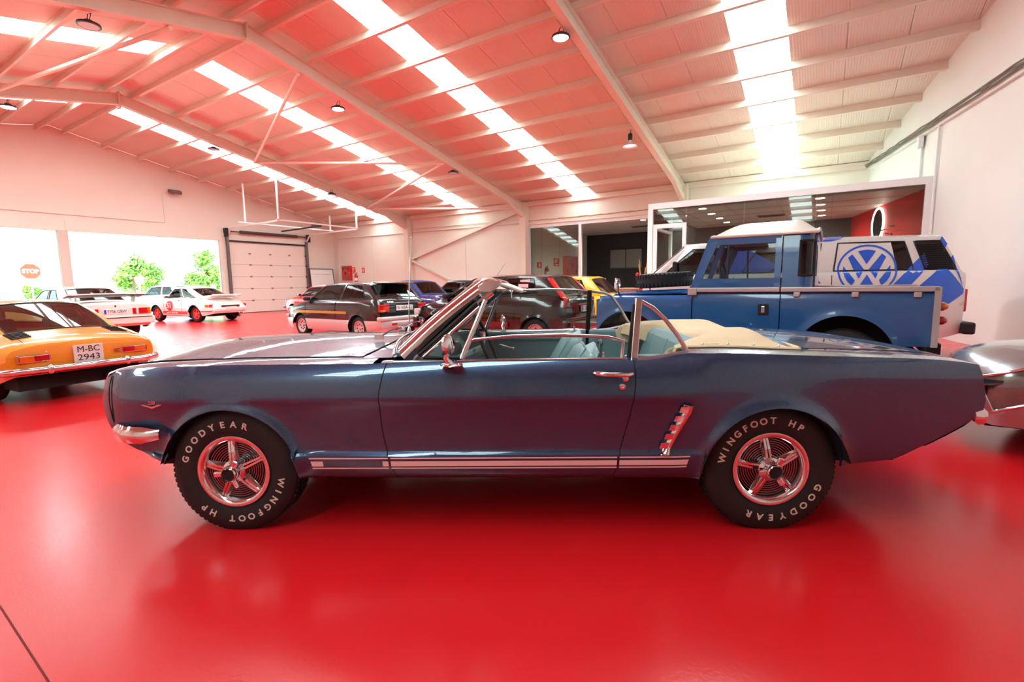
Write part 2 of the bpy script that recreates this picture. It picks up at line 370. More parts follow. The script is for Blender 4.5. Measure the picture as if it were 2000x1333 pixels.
mb = MB(); mb.bb(0.1, 0.8, -0.005, 0.005, 0.12, 2.72); mb.build('pane', GLASSO, od)
mb = MB(); mb.tube([(0.74, -0.08, 0.9), (0.74, -0.08, 1.5)], 0.014, 8); mb.build('door_handle', CHROME, od)
# left side glazing of the box
sd = empty('window_5', (OX0, OY, 0), kind='structure')
mb = MB(); mb.bb(-0.05, 0.05, 0.06, YB - OY - 0.02, OZ - 0.16, OZ); mb.bb(-0.05, 0.05, 2.0, 2.1, 0, OZ - 0.16); mb.bb(-0.05, 0.05, 0.06, 2.0, 2.72, 2.8); mb.build('window_frame', WHITEF, sd)
mb = MB(); mb.bb(-0.005, 0.005, 0.1, YB - OY - 0.05, 0.02, OZ - 0.16); mb.build('pane', GLASSO, sd)
oc = MB(); oc.prism([(OX0 + 0.05, OY + 0.06), (OX1 - 0.02, OY + 0.06), (wallx(OYB), OYB), (OX0 + 0.05, OYB)], OZ - 0.2, OZ - 0.1, 'z'); oc = oc.build('ceiling_office', CEILT, kind='structure')
JG = mat('tile_joint', (176, 168, 160), 0.6)
for x in (-3.6, -2.4, -1.2, 0.0):
    mb = MB(); mb.bb(x, x + 0.015, OY + 0.1, OYB, OZ - 0.206, OZ - 0.2); mb.build('tile_joint', JG, oc)
for y in (15.3, 16.5, 17.7, 18.9):
    mb = MB(); mb.bb(OX0 + 0.1, wallx(y) - 0.1, y, y + 0.015, OZ - 0.206, OZ - 0.2); mb.build('tile_joint', JG, oc)
mb = MB(); mb.bb(OX0, wallx(OYB), OYB, OYB + 0.15, 0, OZ); mb.build('wall_office_back', DARKW, kind='structure')
mb = MB(); mb.prism([(wallx(OY) - 0.02, OY + 0.06), (wallx(OYB) - 0.02, OYB), (wallx(OYB) - 0.05, OYB), (wallx(OY) - 0.05, OY + 0.06)], 0, OZ - 0.2, 'z'); mb.build('wall_office_red', mat('red_wall', (214, 24, 24), 0.55), kind='structure')
mb = MB(); mb.prism([(OX0, OY - 0.02), (OX1, OY - 0.02), (wallx(YB), YB), (OX0, YB)], OZ - 0.1, OZ - 0.02, 'z'); mb.build('ceiling_office_deck', WALLW, kind='structure')

# skewed right wall
yr0 = YF - 0.3
mb = MB(); y0, y1 = yr0, OYB + 0.15
for za, zb in ((0, 4.42), (4.42, 8.0)):
    o_ = 0.0 if za == 0 else 0.07
    poly = [(wallx(y0) - o_, y0), (wallx(y1) - o_, y1), (wallx(y1) + 0.4, y1), (wallx(y0) + 0.4, y0)]
    mb.prism(poly, za, zb, 'z')
rwall = mb.build('wall_right', WALLG, kind='structure')
mb = MB()
for k, dz in enumerate((0.02, 0.055, 0.09)):
    pts = []
    for i in range(80):
        y = 19.3 - i * 0.3
        pts.append((wallx(y) - 0.12 - 0.02 * k, y, 4.45 + dz + 0.03 * random.random()))
    mb.tube(pts, 0.018, 5)
mb.build('cable_bundle', mat('cable_grey', (120, 112, 100), 0.7, noise=0.3, nscale=20), rwall)
for y in (14.75, 13.95):
    mb = MB(); mb.tube([(wallx(y) - 0.04, y, 4.42), (wallx(y) - 0.04, y, 3.2 if y > 14 else 0.1)], 0.025, 6); mb.build('conduit', WHITEF, rwall)
mb = MB(); mb.box((wallx(14.75) - 0.07, 14.75, 4.3), (0.1, 0.22, 0.25)); mb.build('junction_box', WHITEF, rwall, bevel=0.01)
# wall behind the camera and the other gable end
mb = MB(); mb.bb(XG - 0.25, 7.0, YF - 0.25, YF, 0, 4.75); wf = mb.build('wall_front', WALLW, kind='structure')
for x in (-17.8, -11.0, -4.42, 2.1):
    mb = MB(); mb.bb(x - 0.15, x + 0.15, YF, YF + 0.32, 0, 4.62); mb.build('column', STEEL, wf)

# roof: rafters, purlins, sheets, skylights
roof = empty('ceiling', (0, RY, 0), kind='structure')
def rafter(x):
    mb = MB()
    for s in (-1, 1):
        e = (YB - RY) if s > 0 else (RY - YF)
        p0 = (x, 0, roofz(RY)); p1 = (x, s * e, roofz(RY) - TN * e)
        for dz, w, t in ((-0.008, 0.17, 0.016), (-0.312, 0.17, 0.016)):
            mb.bar((x, 0, p0[2] + dz), (x, s * e, p1[2] + dz), w, t)
        mb.prism([(0, p0[2] - 0.01), (s * e, p1[2] - 0.01), (s * e, p1[2] - 0.31), (0, p0[2] - 0.31)], x - 0.006, x + 0.006, 'x')
        mb.prism([(s * e, p1[2] - 0.3), (s * (e - 1.7), p1[2] - 0.3 + TN * 1.7), (s * e, p1[2] - 0.62)], x - 0.07, x + 0.07, 'x')
    mb.box((x, 0, roofz(RY) - 0.2), (0.19, 0.05, 0.46))
    return mb.build('rafter', STEEL, roof)
for x in (-17.8, -11.0, -4.42): rafter(x)
PURY = [0.35, 1.48] + [1.48 + 1.145 * k for k in range(1, 10)]
for s in (-1, 1):
    for d in PURY:
        y = RY + s * d
        if y > YB or y < YF: continue
        z = roofz(y)
        xe = wallx(y) + 0.1
        mb = MB(); mb.bb(XG - 0.1, xe, -0.035, 0.035, 0.0, 0.012); mb.bb(XG - 0.1, xe, -0.035, 0.035, 0.158, 0.17); mb.bb(XG - 0.1, xe, -0.006 - 0.03 * s, 0.006 - 0.03 * s, 0, 0.17)
        o = mb.build('purlin', STEEL, roof); o.location = (0, y - RY, z); o.rotation_euler = (-s * math.atan(TN), 0, 0)
mb = MB(); mb.bb(XG - 0.1, wallx(YB), YB - RY - 0.12, YB - RY - 0.02, Z0 - 0.02, Z0 + 0.17); mb.build('purlin', STEEL, roof)
SKYX = [(-20.15, -19.15), (-14.45, -13.5), (-8.72, -7.82), (-1.9, -0.9)]
edges = []
x = XG
cuts = sorted([XG] + [e for s in SKYX for e in s] + [7.0])
for a, b in zip(cuts[:-1], cuts[1:]):
    if any(abs(a - s[0]) < 1e-6 for s in SKYX): edges.append((a, b, True)); continue
    n = max(1, round((b - a) / 1.05))
    for i in range(n): edges.append((a + (b - a) * i / n, a + (b - a) * (i + 1) / n, False))
for s in (-1, 1):
    e = (YB - RY + 0.25) if s > 0 else (RY - YF + 0.25)
    for a, b, sky in edges:
        g = 0.004
        zr = roofz(RY) + 0.172; ze = zr - TN * e
        y0 = 0.5 if sky else 0.0
        mb = MB(); mb.prism([(s * y0, zr - TN * y0), (s * e, ze), (s * e, ze + 0.04), (s * y0, zr - TN * y0 + 0.04)], a + g, b - g, 'x')
        mb.build(('skylight_panel_offscreen' if s < 0 and a > -10 else 'skylight_panel') if sky else 'roof_panel', SKYM if sky else SHEET, roof)
        if sky:
            mb = MB(); mb.prism([(0, zr), (s * y0, zr - TN * y0), (s * y0, zr - TN * y0 + 0.04), (0, zr + 0.04)], a + g, b - g, 'x'); mb.build('roof_panel', SHEET, roof)
# unseen backing layer added so that no daylight leaks between sheets
mb = MB()
for s in (-1, 1):
    e = 12.4
    mb.prism([(0, roofz(RY) + 0.26), (s * e, roofz(RY) + 0.26 - TN * e), (s * e, roofz(RY) + 0.3 - TN * e), (0, roofz(RY) + 0.3)], XG - 0.3, 7.2, 'x')
mb.build('roof_light_block', SHEET, roof)
# zigzag roof bracing tubes between two rafters
def brp(x, y): return (x, y - RY, roofz(y) - 0.36)
for p, q in (((-11, 7.75), (-17.8, 10.5)), ((-17.8, 10.5), (-11, 13.0)), ((-11, 13.0), (-17.8, 15.6)), ((-17.8, 15.6), (-11, 17.5)), ((-11, 5.0), (-17.8, 3.6)), ((-17.8, 3.6), (-11, 0.6))):
    mb = MB(); mb.tube([brp(*p), brp(*q)], 0.045, 8); mb.build('brace_tube', STEEL, roof)

# ---------------------------------------------------------------- vehicle tools
UNDER = mat('underbody', (14, 14, 15), 0.85)
TRIM = mat('black_trim', (24, 24, 26), 0.45)
INTD = mat('dark_interior', (38, 36, 36), 0.8, noise=0.1, nscale=12)
LAMPR = mat('tail_red', (190, 14, 20), 0.15, coat=1.0)
LAMPO = mat('indicator_amber', (232, 110, 20), 0.15, coat=1.0)
LAMPC = mat('lamp_clear', (225, 228, 230), 0.1, coat=1.0)
ALLOY = mat('alloy', (196, 196, 198), 0.3, metal=0.85)
CARGLASS = glass('car_glass', (196, 210, 204))
CARGLASSD = glass('car_glass_dark', (96, 104, 104))

def arch_bot(sill, arches):
    def bot(x):
        z = sill(x) if callable(sill) else sill
        for xc, r, zc in arches:
            if abs(x - xc) < r: z = max(z, zc + math.sqrt(r * r - (x - xc) ** 2))
        return z
    return bot
def columns(x0, x1, arches, step=0.09):
    xs = set(); lo, hi = min(x0, x1), max(x0, x1)
    n = max(2, int((hi - lo) / step))
    for i in range(n + 1): xs.add(round(lo + (hi - lo) * i / n, 4))
    xs = {x for x in xs if not any(abs(x - a[0]) < a[1] + 0.02 for a in arches)} | {lo, hi}
    for xc, r, zc in arches:
        for k in range(25):
            x = xc - r * math.cos(PI * k / 24)
            if lo < x < hi: xs.add(round(x * 0.9999 + xc * 0.0001, 4))
        for x in (xc - r - 0.001, xc + r + 0.001):
            if lo < x < hi: xs.add(round(x, 4))
    return sorted(xs, reverse=True)
class Body:
    """lower body: S gives half width, top/bot the outline"""
    def __init__(s, top, sill, arches, plan, sec, crown=0.04):
        s.topp = top; s.sill = sill; s.arches = arches; s.plan = plan; s.sec = sec; s.crown = crown
        s.bot = arch_bot((lambda x: interp(sill, x)) if isinstance(sill, list) else sill, arches)
    def top(s, x): return interp(s.topp, x)
    def S(s, x, z):
        zb = interp(s.sill, x) if isinstance(s.sill, list) else s.sill
        t = s.top(x); zr = (z - zb) / max(0.05, t - zb)
        w = interp(s.plan, x) * interp(s.sec, max(0, min(1, zr)))
        for xc, r, zc in s.arches:
            d = math.hypot(x - xc, z - zc)
            w += 0.014 * math.exp(-((d - r) / 0.045) ** 2)
        return w
    def side(s, mb, sg, xs, nz=10, off=0.0, z0=None):
        base = len(mb.v); cols = []
        for x in xs:
            a, b = s.bot(x), s.top(x)
            if z0 is not None: a = max(a, z0)
            a = min(a, b)
            c = []
            for j in range(nz + 1):
                z = a + (b - a) * j / nz
                c.append((x, sg * (s.S(x, z) + off), z))
            cols.append(c)
        vs = [p for c in cols for p in c]
        mb.add(vs, [(i * (nz + 1) + j, (i + 1) * (nz + 1) + j, (i + 1) * (nz + 1) + j + 1, i * (nz + 1) + j + 1) for i in range(len(xs) - 1) for j in range(nz)])
    def topsurf(s, mb, xs, ny=12, y0=None, lift=0.0):
        vs = []
        for x in xs:
            t = s.top(x); w = s.S(x, t)
            for j in range(ny + 1):
                y = w * (-1 + 2 * j / ny)
                vs.append((x, y, t + lift + s.crown * (1 - (y / max(w, 0.01)) ** 2)))
        mb.add(vs, [(i * (ny + 1) + j, (i + 1) * (ny + 1) + j, (i + 1) * (ny + 1) + j + 1, i * (ny + 1) + j + 1) for i in range(len(xs) - 1) for j in range(ny)])
    def end(s, mb, x, sgn, bulge=0.05, nz=10, ny=12):
        a, b = s.bot(x), s.top(x); vs = []
        for i in range(nz + 1):
            z = a + (b - a) * i / nz; w = s.S(x, z)
            for j in range(ny + 1):
                y = w * (-1 + 2 * j / ny); q = 1 - (y / w) ** 2
                zz = z + s.crown * q * (i / nz) ** 3
                vs.append((x + sgn * bulge * q * math.sin(PI * (0.15 + 0.7 * i / nz)), y, zz) if i not in (0, nz) else (x, y, zz))
        mb.add(vs, [(i * (ny + 1) + j, (i + 1) * (ny + 1) + j, (i + 1) * (ny + 1) + j + 1, i * (ny + 1) + j + 1) for i in range(nz) for j in range(ny)])
    def well(s, root, m=UNDER):
        for xc, r, zc in s.arches:
            for sg in (-1, 1):
                mb = MB(); n = 16; yo = s.S(xc, zc + r) - 0.012; yi = yo - 0.34; R = r + 0.004
                a0 = math.asin(min(.9, .07 / R)); pts = [(xc + R * math.cos(a0 + (PI - 2 * a0) * k / n), zc + R * math.sin(a0 + (PI - 2 * a0) * k / n)) for k in range(n + 1)]
                pts = [(xc + R, zc + 0.066)] + pts[1:-1] + [(xc - R, zc + 0.066)]
                vs = [(p[0], sg * yo, p[1]) for p in pts] + [(p[0], sg * yi, p[1]) for p in pts]; k = len(pts)
                mb.add(vs, [(i, i + 1, k + i + 1, k + i) for i in range(k - 1)] + [tuple(range(k, 2 * k))])
                mb.build('wheel_well', m, root, smooth=40)
    def strip(s, mb, sg, x0, x1, z0, z1, off=0.004, n=14):
        f0 = z0 if callable(z0) else (lambda x: z0); f1 = z1 if callable(z1) else (lambda x: z1)
        def fn(u, v):
            x = x0 + (x1 - x0) * u; z = f0(x) + (f1(x) - f0(x)) * v
            return (x, sg * (s.S(x, z) + off), z)
        mb.grid(fn, n, 3)
def patch(fn, ub, vb, wins, fmb, n=4):
    """split a curved patch into cells; window cells come back as separate meshes"""
    out = []
    for i in range(len(ub) - 1):
        for j in range(len(vb) - 1):
            u0, u1, v0, v1 = ub[i], ub[i + 1], vb[j], vb[j + 1]
            g = lambda a, b, u0=u0, u1=u1, v0=v0, v1=v1: fn(u0 + (u1 - u0) * a, v0 + (v1 - v0) * b)
            if (i, j) in wins:
                w = MB(); w.grid(g, 8, 6); out.append((w, g))
            else: fmb.grid(g, n, n)
    return out
def cabin(root, B, g, paint, roofpaint=None, glassm=None, seal=True):
    """greenhouse: four curved patches with real window openings"""
    glassm = glassm or CARGLASS
    xa, xat, xct, xc, zr = g['xa'], g['xat'], g['xct'], g['xc'], g['zr']
    wr = g['wr']; ins = g.get('ins', 0.03); bow = g.get('bow', 0.12); bbow = g.get('bbow', 0.08); crown = g.get('crown', 0.05); bul = g.get('bulge', 0.02)
    za = g.get('za'); zc = g.get('zc')
    arc = g.get('arc', 0.03); zct = g.get('zct', zr)
    def Pb(u):
        x = xa + (xc - xa) * u; z = B.top(x)
        return Vector((x, B.S(x, z) - ins, z - 0.004))
    def Pr(u):
        x = xat + (xct - xat) * u; z = zr + (zct - zr) * u + arc * math.sin(PI * u)
        return Vector((x, wr if not callable(wr) else wr(u), z))
    def side(sg):
        def fn(u, v):
            p = Pb(u).lerp(Pr(u), v); y = p.y + bul * math.sin(PI * v)
            return (p.x, sg * y, p.z)
        return fn
    fv = g.get('facc', 0.0); rv = g.get('racc', 0.0)
    def front(u, v):
        p = Pb(0).lerp(Pr(0), v); y = (p.y + bul * math.sin(PI * v)) * (1 - 2 * u); q = 1 - (1 - 2 * u) ** 2
        return (p.x + bow * q * (1 - 0.5 * v), y, p.z + crown * q * v + (B.crown * q * (1 - v)) * 0.6)
    def back(u, v):
        p = Pb(1).lerp(Pr(1), v); y = (p.y + bul * math.sin(PI * v)) * (1 - 2 * u); q = 1 - (1 - 2 * u) ** 2
        return (p.x - bbow * q * (1 - 0.4 * v), y, p.z + crown * q * v + (B.crown * q * (1 - v)) * 0.6 + rv * math.sin(PI * v))
    def roof_(u, v):
        p = Pr(u); y = p.y * (1 - 2 * v); q = 1 - (1 - 2 * v) ** 2
        bx = bow * 0.5 * q * (1 - u) - bbow * 0.6 * q * u
        return (p.x + bx, y, p.z + crown * q)
    fm = MB(); wins = []
    for sg in (-1, 1):
        for w in patch(side(sg), g['sub'], g['svb'], g['swin'], fm): wins.append(('side_window',) + w)
    for w in patch(front, [0, .05, .95, 1], [0, .06, .93, 1], {(1, 1)}, fm, 8): wins.append(('windscreen',) + w)
    bw = g.get('bwin', ([0, .1, .9, 1], [0, .12, .9, 1], {(1, 1)}))
    for w in patch(back, bw[0], bw[1], bw[2], fm, 8): wins.append(('rear_window',) + w)
    fm.build('cabin_frame', paint, root, smooth=35, weld=True, solid=0.018)
    rm = MB(); rm.grid(roof_, 14, 12); rm.build('roof', roofpaint or paint, root, smooth=40, solid=0.015)
    for nm, w, gg in wins:
        o = w.build(nm, glassm, root, smooth=60)
        if seal:
            loop = [gg(i / 8, 0) for i in range(8)] + [gg(1, i / 6) for i in range(6)] + [gg(1 - i / 8, 1) for i in range(8)] + [gg(0, 1 - i / 6) for i in range(6)]
            t = MB(); t.tube(loop, g.get('seal', 0.011), 6, closed=True); t.build('window_seal', g.get('sealm', TRIM), o, smooth=60)
    return side, front, back
def wheel(root, x, y, r, wid, rimr, rimm, style='disc', spokes=5, tyre=None, z=None):
    sg = 1 if y > 0 else -1; z = r if z is None else z
    h = wid / 2
    mb = MB()
    mb.lathe([(rimr, -h * 0.8), (rimr + 0.02, -h), (r - 0.035, -h), (r - 0.008, -h * 0.78), (r, -h * 0.5), (r, h * 0.5), (r - 0.008, h * 0.78), (r - 0.035, h), (rimr + 0.02, h), (rimr, h * 0.8)], (x, y, z), 'y', 40)
    t = mb.build('wheel', tyre or RUBBER, root, smooth=40)
    yo = y + sg * h * 0.72
    mb = MB()
    mb.lathe([(rimr + 0.004, h * 0.85), (rimr - 0.012, h * 0.85), (rimr - 0.025, h * 0.5), (rimr * 0.8, h * 0.25 if style != 'disc' else h * 0.45), (0, h * 0.25 if style != 'disc' else h * 0.5)], (x, y, z), 'y', 32, sg)
    rim = mb.build('rim', rimm, t, smooth=40)
    if style == 'spoke':
        for k in range(spokes):
            a = 2 * PI * k / spokes + 0.3
            m2 = MB(); d = Vector((math.cos(a), 0, math.sin(a))); c = Vector((x, y + sg * h * 0.5, z))
            m2.bar(c + d * 0.03, c + d * (rimr - 0.02), rimr * 0.32, 0.03, (0, 1, 0)); rim_s = m2.build('spoke', rimm, t, bevel=0.008)
    else:
        for k in range(8):
            a = 2 * PI * k / 8
            m2 = MB(); m2.lathe([(0, 0.0), (rimr * 0.09, 0.0), (rimr * 0.09, 0.012), (0, 0.012)], (x + rimr * 0.55 * math.cos(a), y + sg * (h * 0.44), z + rimr * 0.55 * math.sin(a)), 'y', 10, sg); m2.build('rim_hole', TRIM, t)
    m2 = MB(); m2.lathe([(rimr * 0.24, h * 0.3), (rimr * 0.22, h * 0.75), (0, h * 0.8)], (x, y, z), 'y', 20, sg); m2.build('hub_cap', rimm, t, smooth=40)
    return t
def rear_plate(root, c, w, h_, lines, blue=False, m=PLATEW, tilt=0.0):
    mb = MB(); mb.box((0, 0, 0), (0.012, w, h_)); p = mb.build('number_plate', m, root, bevel=0.003); p.location = c; p.rotation_euler = (0, tilt, 0)
    n = max(1, len(lines)); size = h_ / n * 0.98
    if blue:
        mb = MB(); mb.box((-0.008, w / 2 - w * 0.05, 0), (0.003, w * 0.085, h_ * 0.94)); mb.build('plate_band', mat('plate_blue', (24, 60, 190), 0.4), p)
    for i, l in enumerate(lines):
        z = h_ * (0.5 - (i + 0.5) / n) * 0.94
        text_obj('plate_text', l, size, INK, p, (-0.0075, -w * 0.04 if blue else 0, z), (0, -1, 0), (0, 0, 1), width=w * (0.8 if blue else (0.88 if len(l) > 4 else 0.74)), bold=0.0)
    return p
def lamp(root, name, c, d, m, rz=0, bevel=0.012):
    mb = MB(); mb.box((0, 0, 0), d); o = mb.build(name, m, root, bevel=bevel); o.location = c; o.rotation_euler = (0, 0, rz); return o
def seats(root, xf, zbelt, m=INTD, w=0.36, heads=True, rear=None):
    for y in (-w, w):
        mb = MB(); mb.box((xf, y, zbelt - 0.02), (0.12, 0.44, 0.3), Matrix.Rotation(0.25, 3, 'Y'))
        if heads: mb.box((xf - 0.04, y, zbelt + 0.2), (0.09, 0.26, 0.18), Matrix.Rotation(0.15, 3, 'Y'))
        mb.build('seat', m, root, bevel=0.04)
    if rear:
        mb = MB(); mb.box((rear, 0, zbelt - 0.05), (0.12, 1.1, 0.22), Matrix.Rotation(0.25, 3, 'Y')); mb.build('rear_seat', m, root, bevel=0.04)
def steering(root, x, y, z, r=0.19, m=BLACK):
    pts = [(x + 0.3 * r * math.sin(a) * 0.8, y + r * math.cos(a), z + r * math.sin(a)) for a in [2 * PI * k / 20 for k in range(20)]]
    mb = MB(); mb.tube(pts, 0.013, 6, closed=True); mb.tube([pts[0], (x, y, z), pts[10]], 0.012, 5); mb.build('steering_wheel', m, root, smooth=60)
def std_car(name, pose, spec, label, cat='car', group=None):
    """a complete everyday car from a spec"""
    root = empty(name, (pose[0], pose[1], 0), math.radians(pose[2]), label, cat, group)
    paint = spec['paint']; B = Body(spec['top'], spec['sill'], [(spec['wx'][0], spec['ar'], spec['r']), (spec['wx'][1], spec['ar'], spec['r'])], spec['plan'], spec['sec'], spec.get('crown', 0.04))
    xF, xT = spec['top'][0][0], spec['top'][-1][0]
    xs = columns(xF, xT, B.arches)
    mb = MB()
    for sg in (-1, 1): B.side(mb, sg, xs, 12)
    g = spec['g']
    xsf = [x for x in xs if x > g['xa'] - 0.05]; xsr = [x for x in xs if x < g['xc'] + 0.05]
    B.topsurf(mb, xsf); B.topsurf(mb, xsr)
    B.end(mb, xF, 1, spec.get('fb', 0.06)); B.end(mb, xT, -1, spec.get('rb', 0.04))
    mb.build('body', paint, root, smooth=42, weld=True)
    mid = MB(); B.topsurf(mid, [x for x in xs if g['xc'] - 0.1 < x < g['xa'] + 0.15], lift=-0.03 - B.crown); mid.build('interior', INTD, root)
    B.well(root)
    mb = MB(); zs_ = interp(spec['sill'], 0) if isinstance(spec['sill'], list) else spec['sill']
    wmin = 0.55; mb.bb(xT + 0.25, xF - 0.25, -wmin, wmin, zs_ - 0.03, zs_ + 0.12); mb.build('underbody', UNDER, root)
    for dx0, dx1 in spec.get('doors', []):
        for sg in (-1, 1):
            d = MB(); dz = zs_ + 0.07
            def fn(u, v, sg=sg):
                x = dx0 + (dx1 - dx0) * u; z = max(dz, B.bot(x) + 0.03) + (B.top(x) - 0.012 - max(dz, B.bot(x) + 0.03)) * v
                return (x, sg * (B.S(x, z) + 0.006), z)
            d.grid(fn, 10, 10); do = d.build('door', paint, root, smooth=50, solid=0.008)
            lp = [fn(u / 12, 0) for u in range(13)] + [fn(1, v / 8) for v in range(1, 9)] + [fn(0, 1 - v / 8) for v in range(0, 8)]
            t = MB(); t.tube([fn(0, 1 - v / 8) for v in range(9)] + [fn(u / 12, 0) for u in range(1, 13)] + [fn(1, v / 8) for v in range(1, 9)], 0.0045, 4); t.build('door_seam', DARKSEAM, do)
            hx = dx1 + 0.14 * (1 if dx1 < dx0 else -1); hz = B.top(hx) - 0.09
            t = MB(); t.box((hx, sg * (B.S(hx, hz) + 0.02), hz), (0.15, 0.025, 0.03)); t.build('door_handle', spec.get('handle', TRIM), do, bevel=0.008)
    sd = cabin(root, B, g, spec.get('cabpaint', paint), spec.get('roofpaint'), spec.get('glass'))
    for i, x in enumerate(spec['wx']):
        for sg in (1, -1):
            wheel(root, x, sg * spec['trk'], spec['r'], spec.get('tw', 0.17), spec['rim'], spec.get('rimm', ALLOY), spec.get('style', 'disc'))
    if 'seatx' in spec:
        zb = B.top(spec['seatx']); seats(root, spec['seatx'], zb, spec.get('seatm', INTD), rear=spec.get('rearx')); steering(root, spec['seatx'] + 0.62, 0.36, zb + 0.03)
    if 'mirror' in spec:
        mx, mm = spec['mirror']
        for sg in (1, -1):
            z = B.top(mx) + 0.06; t = MB(); t.box((mx, sg * (B.S(mx, z - 0.06) + 0.07), z), (0.1, 0.16, 0.1)); t.build('door_mirror', mm, root, bevel=0.025)
    return root, B, sd
SEC = [(0, .93), (.18, .98), (.45, 1.0), (.7, .985), (.9, .94), (1, .87)]

# ---------------------------------------------------------------- blue open-top classic car (the main subject)
MBLUE = mat('metallic_blue', (4, 68, 104), 0.30, metal=0.5, coat=1.0, flake=0.08)
MBLUE.node_tree.nodes['Principled BSDF'].inputs['Coat IOR'].default_value = 1.75
TEAL = mat('teal_vinyl', (112, 150, 156), 0.42, bump=0.1, bscale=120)
TEALD = TEAL
BEIGE = mat('beige_canvas', (222, 200, 164), 0.85, noise=0.05, nscale=20, bump=0.25, bscale=400)
STRIPE = mat('stripe_white', (236, 226, 226), 0.35, coat=0.6)
MU = empty('convertible_car', (-1.78, 2.64, 0), math.radians(211.2), 'metallic blue classic convertible with beige folded top cover and white sill stripes', 'car')
m_plan = [(-2.46, .925), (-2.3, .943), (-2.0, .97), (-1.4, 1.0), (-.6, 1.0), (.6, 1.0), (1.2, .99), (1.6, .965), (1.85, .92), (2.0, .86), (2.13, .78)]
m_top = [(-2.40, .80), (-2.34, .828), (-2.18, .853), (-2.0, .866), (-1.43, .890), (-1.1, .902), (-.95, .901), (-.83, .878), (-.70, .868), (-.6, .870), (.52, .868), (.68, .866), (1.23, .866), (1.6, .857), (1.76, .850), (1.9, .838), (2.0, .82), (2.06, .80), (2.10, .772), (2.13, .72)]
m_sill = [(-2.40, .60), (-2.33, .545), (-2.25, .49), (-2.02, .36), (-1.72, .33), (-1.0, .268), (.95, .285), (1.63, .355), (1.8, .40), (1.95, .45), (2.07, .53), (2.13, .60)]
A_ = [(.27, .795), (.30, .830), (.36, .853), (.405, .860), (.412, .858), (.422, .842), (.432, .839), (.46, .8395), (.52, .8425), (.58, .849), (.64, .8595), (.675, .868), (.688, .8735), (.70, .8745), (.76, .866), (.82, .848), (.855, .825), (.88, .795)]
Q2_ = [(.27, .78), (.42, .832), (.55, .853), (.68, .868), (.78, .876), (.83, .869), (.87, .84), (.905, .80)]
Q_ = [(.27, .80), (.33, .83), (.42, .852), (.55, .870), (.68, .874), (.76, .868), (.83, .85), (.87, .825), (.905, .795)]
m_ar = [(1.335, .345, .305), (-1.362, .345, .30)]
class MBody(Body):
    def S(s, x, z):
        zc = z + max(0, .868 - s.top(x)) if x > 1.0 else z - max(0, s.top(x) - .87) * sstep(.6, .9, z)
        f = sstep(-1.05, -.86, x) * (1 - sstep(1.75, 2.05, x))
        k2 = (1 - sstep(-1.75, -1.35, x)) if x < 0 else 0
        y = interp(A_, z if x < 1.5 else zc) * f + ((interp(Q_, zc) * (1 - k2) + interp(Q2_, zc) * k2) * (1 - f) if f < 1 else 0)
        y *= interp(m_plan, x)
        for xc, r, zz in s.arches:
            d = math.hypot(x - xc, z - zz); y += 0.026 * math.exp(-((d - r + 0.004) / 0.036) ** 2)
        return y
MUB = MBody(m_top, m_sill, m_ar, m_plan, SEC, 0.03)
doorF = lambda z: interp([(.27, .49), (.41, .535), (.56, .558), (.70, .56), (.80, .545), (.90, .52)], z)
doorR = lambda z: interp([(.27, -.585), (.41, -.613), (.66, -.669), (.80, -.684), (.90, -.684)], z)
noseX = lambda z: interp([(.40, 1.88), (.50, 2.00), (.57, 2.055), (.66, 2.085), (.74, 2.075), (.79, 2.04), (.82, 1.99), (.86, 1.91)], z)
tailX = lambda z: interp([(.30, -1.90), (.40, -2.10), (.47, -2.23), (.53, -2.33), (.58, -2.378), (.64, -2.385), (.74, -2.36), (.84, -2.325), (.9, -2.31)], z)
def m_panel(name, sg, xa, xb, ncol, nz=22, gap=0.003, m=MBLUE):
    # xa: front line, xb: rear line, functions of z (panel follows the car's outline and arches)
    mb = MB(); us = [i / ncol for i in range(ncol + 1)]
    lo, hi = xb(.6), xa(.6)
    for xc, r, zc in m_ar:
        for k in range(33):
            x = xc - (r - 0.0004) * math.cos(PI * k / 32)
            if lo < x < hi: us.append((hi - x) / (hi - lo))
        for x in (xc - r - 0.0006, xc + r + 0.0006):
            if lo < x < hi: us.append((hi - x) / (hi - lo))
    us = sorted(set(round(u, 5) for u in us)); vs = []
    # rows are denser near creases
    for u in us:
        x0 = hi + (lo - hi) * u
        for j in range(nz + 1):
            v = j / nz; x = x0
            for _ in range(4):
                a, b = MUB.bot(x), MUB.top(x); z = a + (b - a) * v
                xf, xr = xa(z) - gap, xb(z) + gap
                # only the outermost columns lean
                k0 = max(0, 1 - u / 0.25); k1 = max(0, 1 - (1 - u) / 0.25)
                x = x0 + (xf - hi) * k0 + (xr - lo) * k1
            vs.append((x, sg * MUB.S(x, z), z))
    n = nz + 1
    mb.add(vs, [(i * n + j, (i + 1) * n + j, (i + 1) * n + j + 1, i * n + j + 1) for i in range(len(us) - 1) for j in range(nz)])
    return mb.build(name, m, MU, smooth=28, solid=0.012)
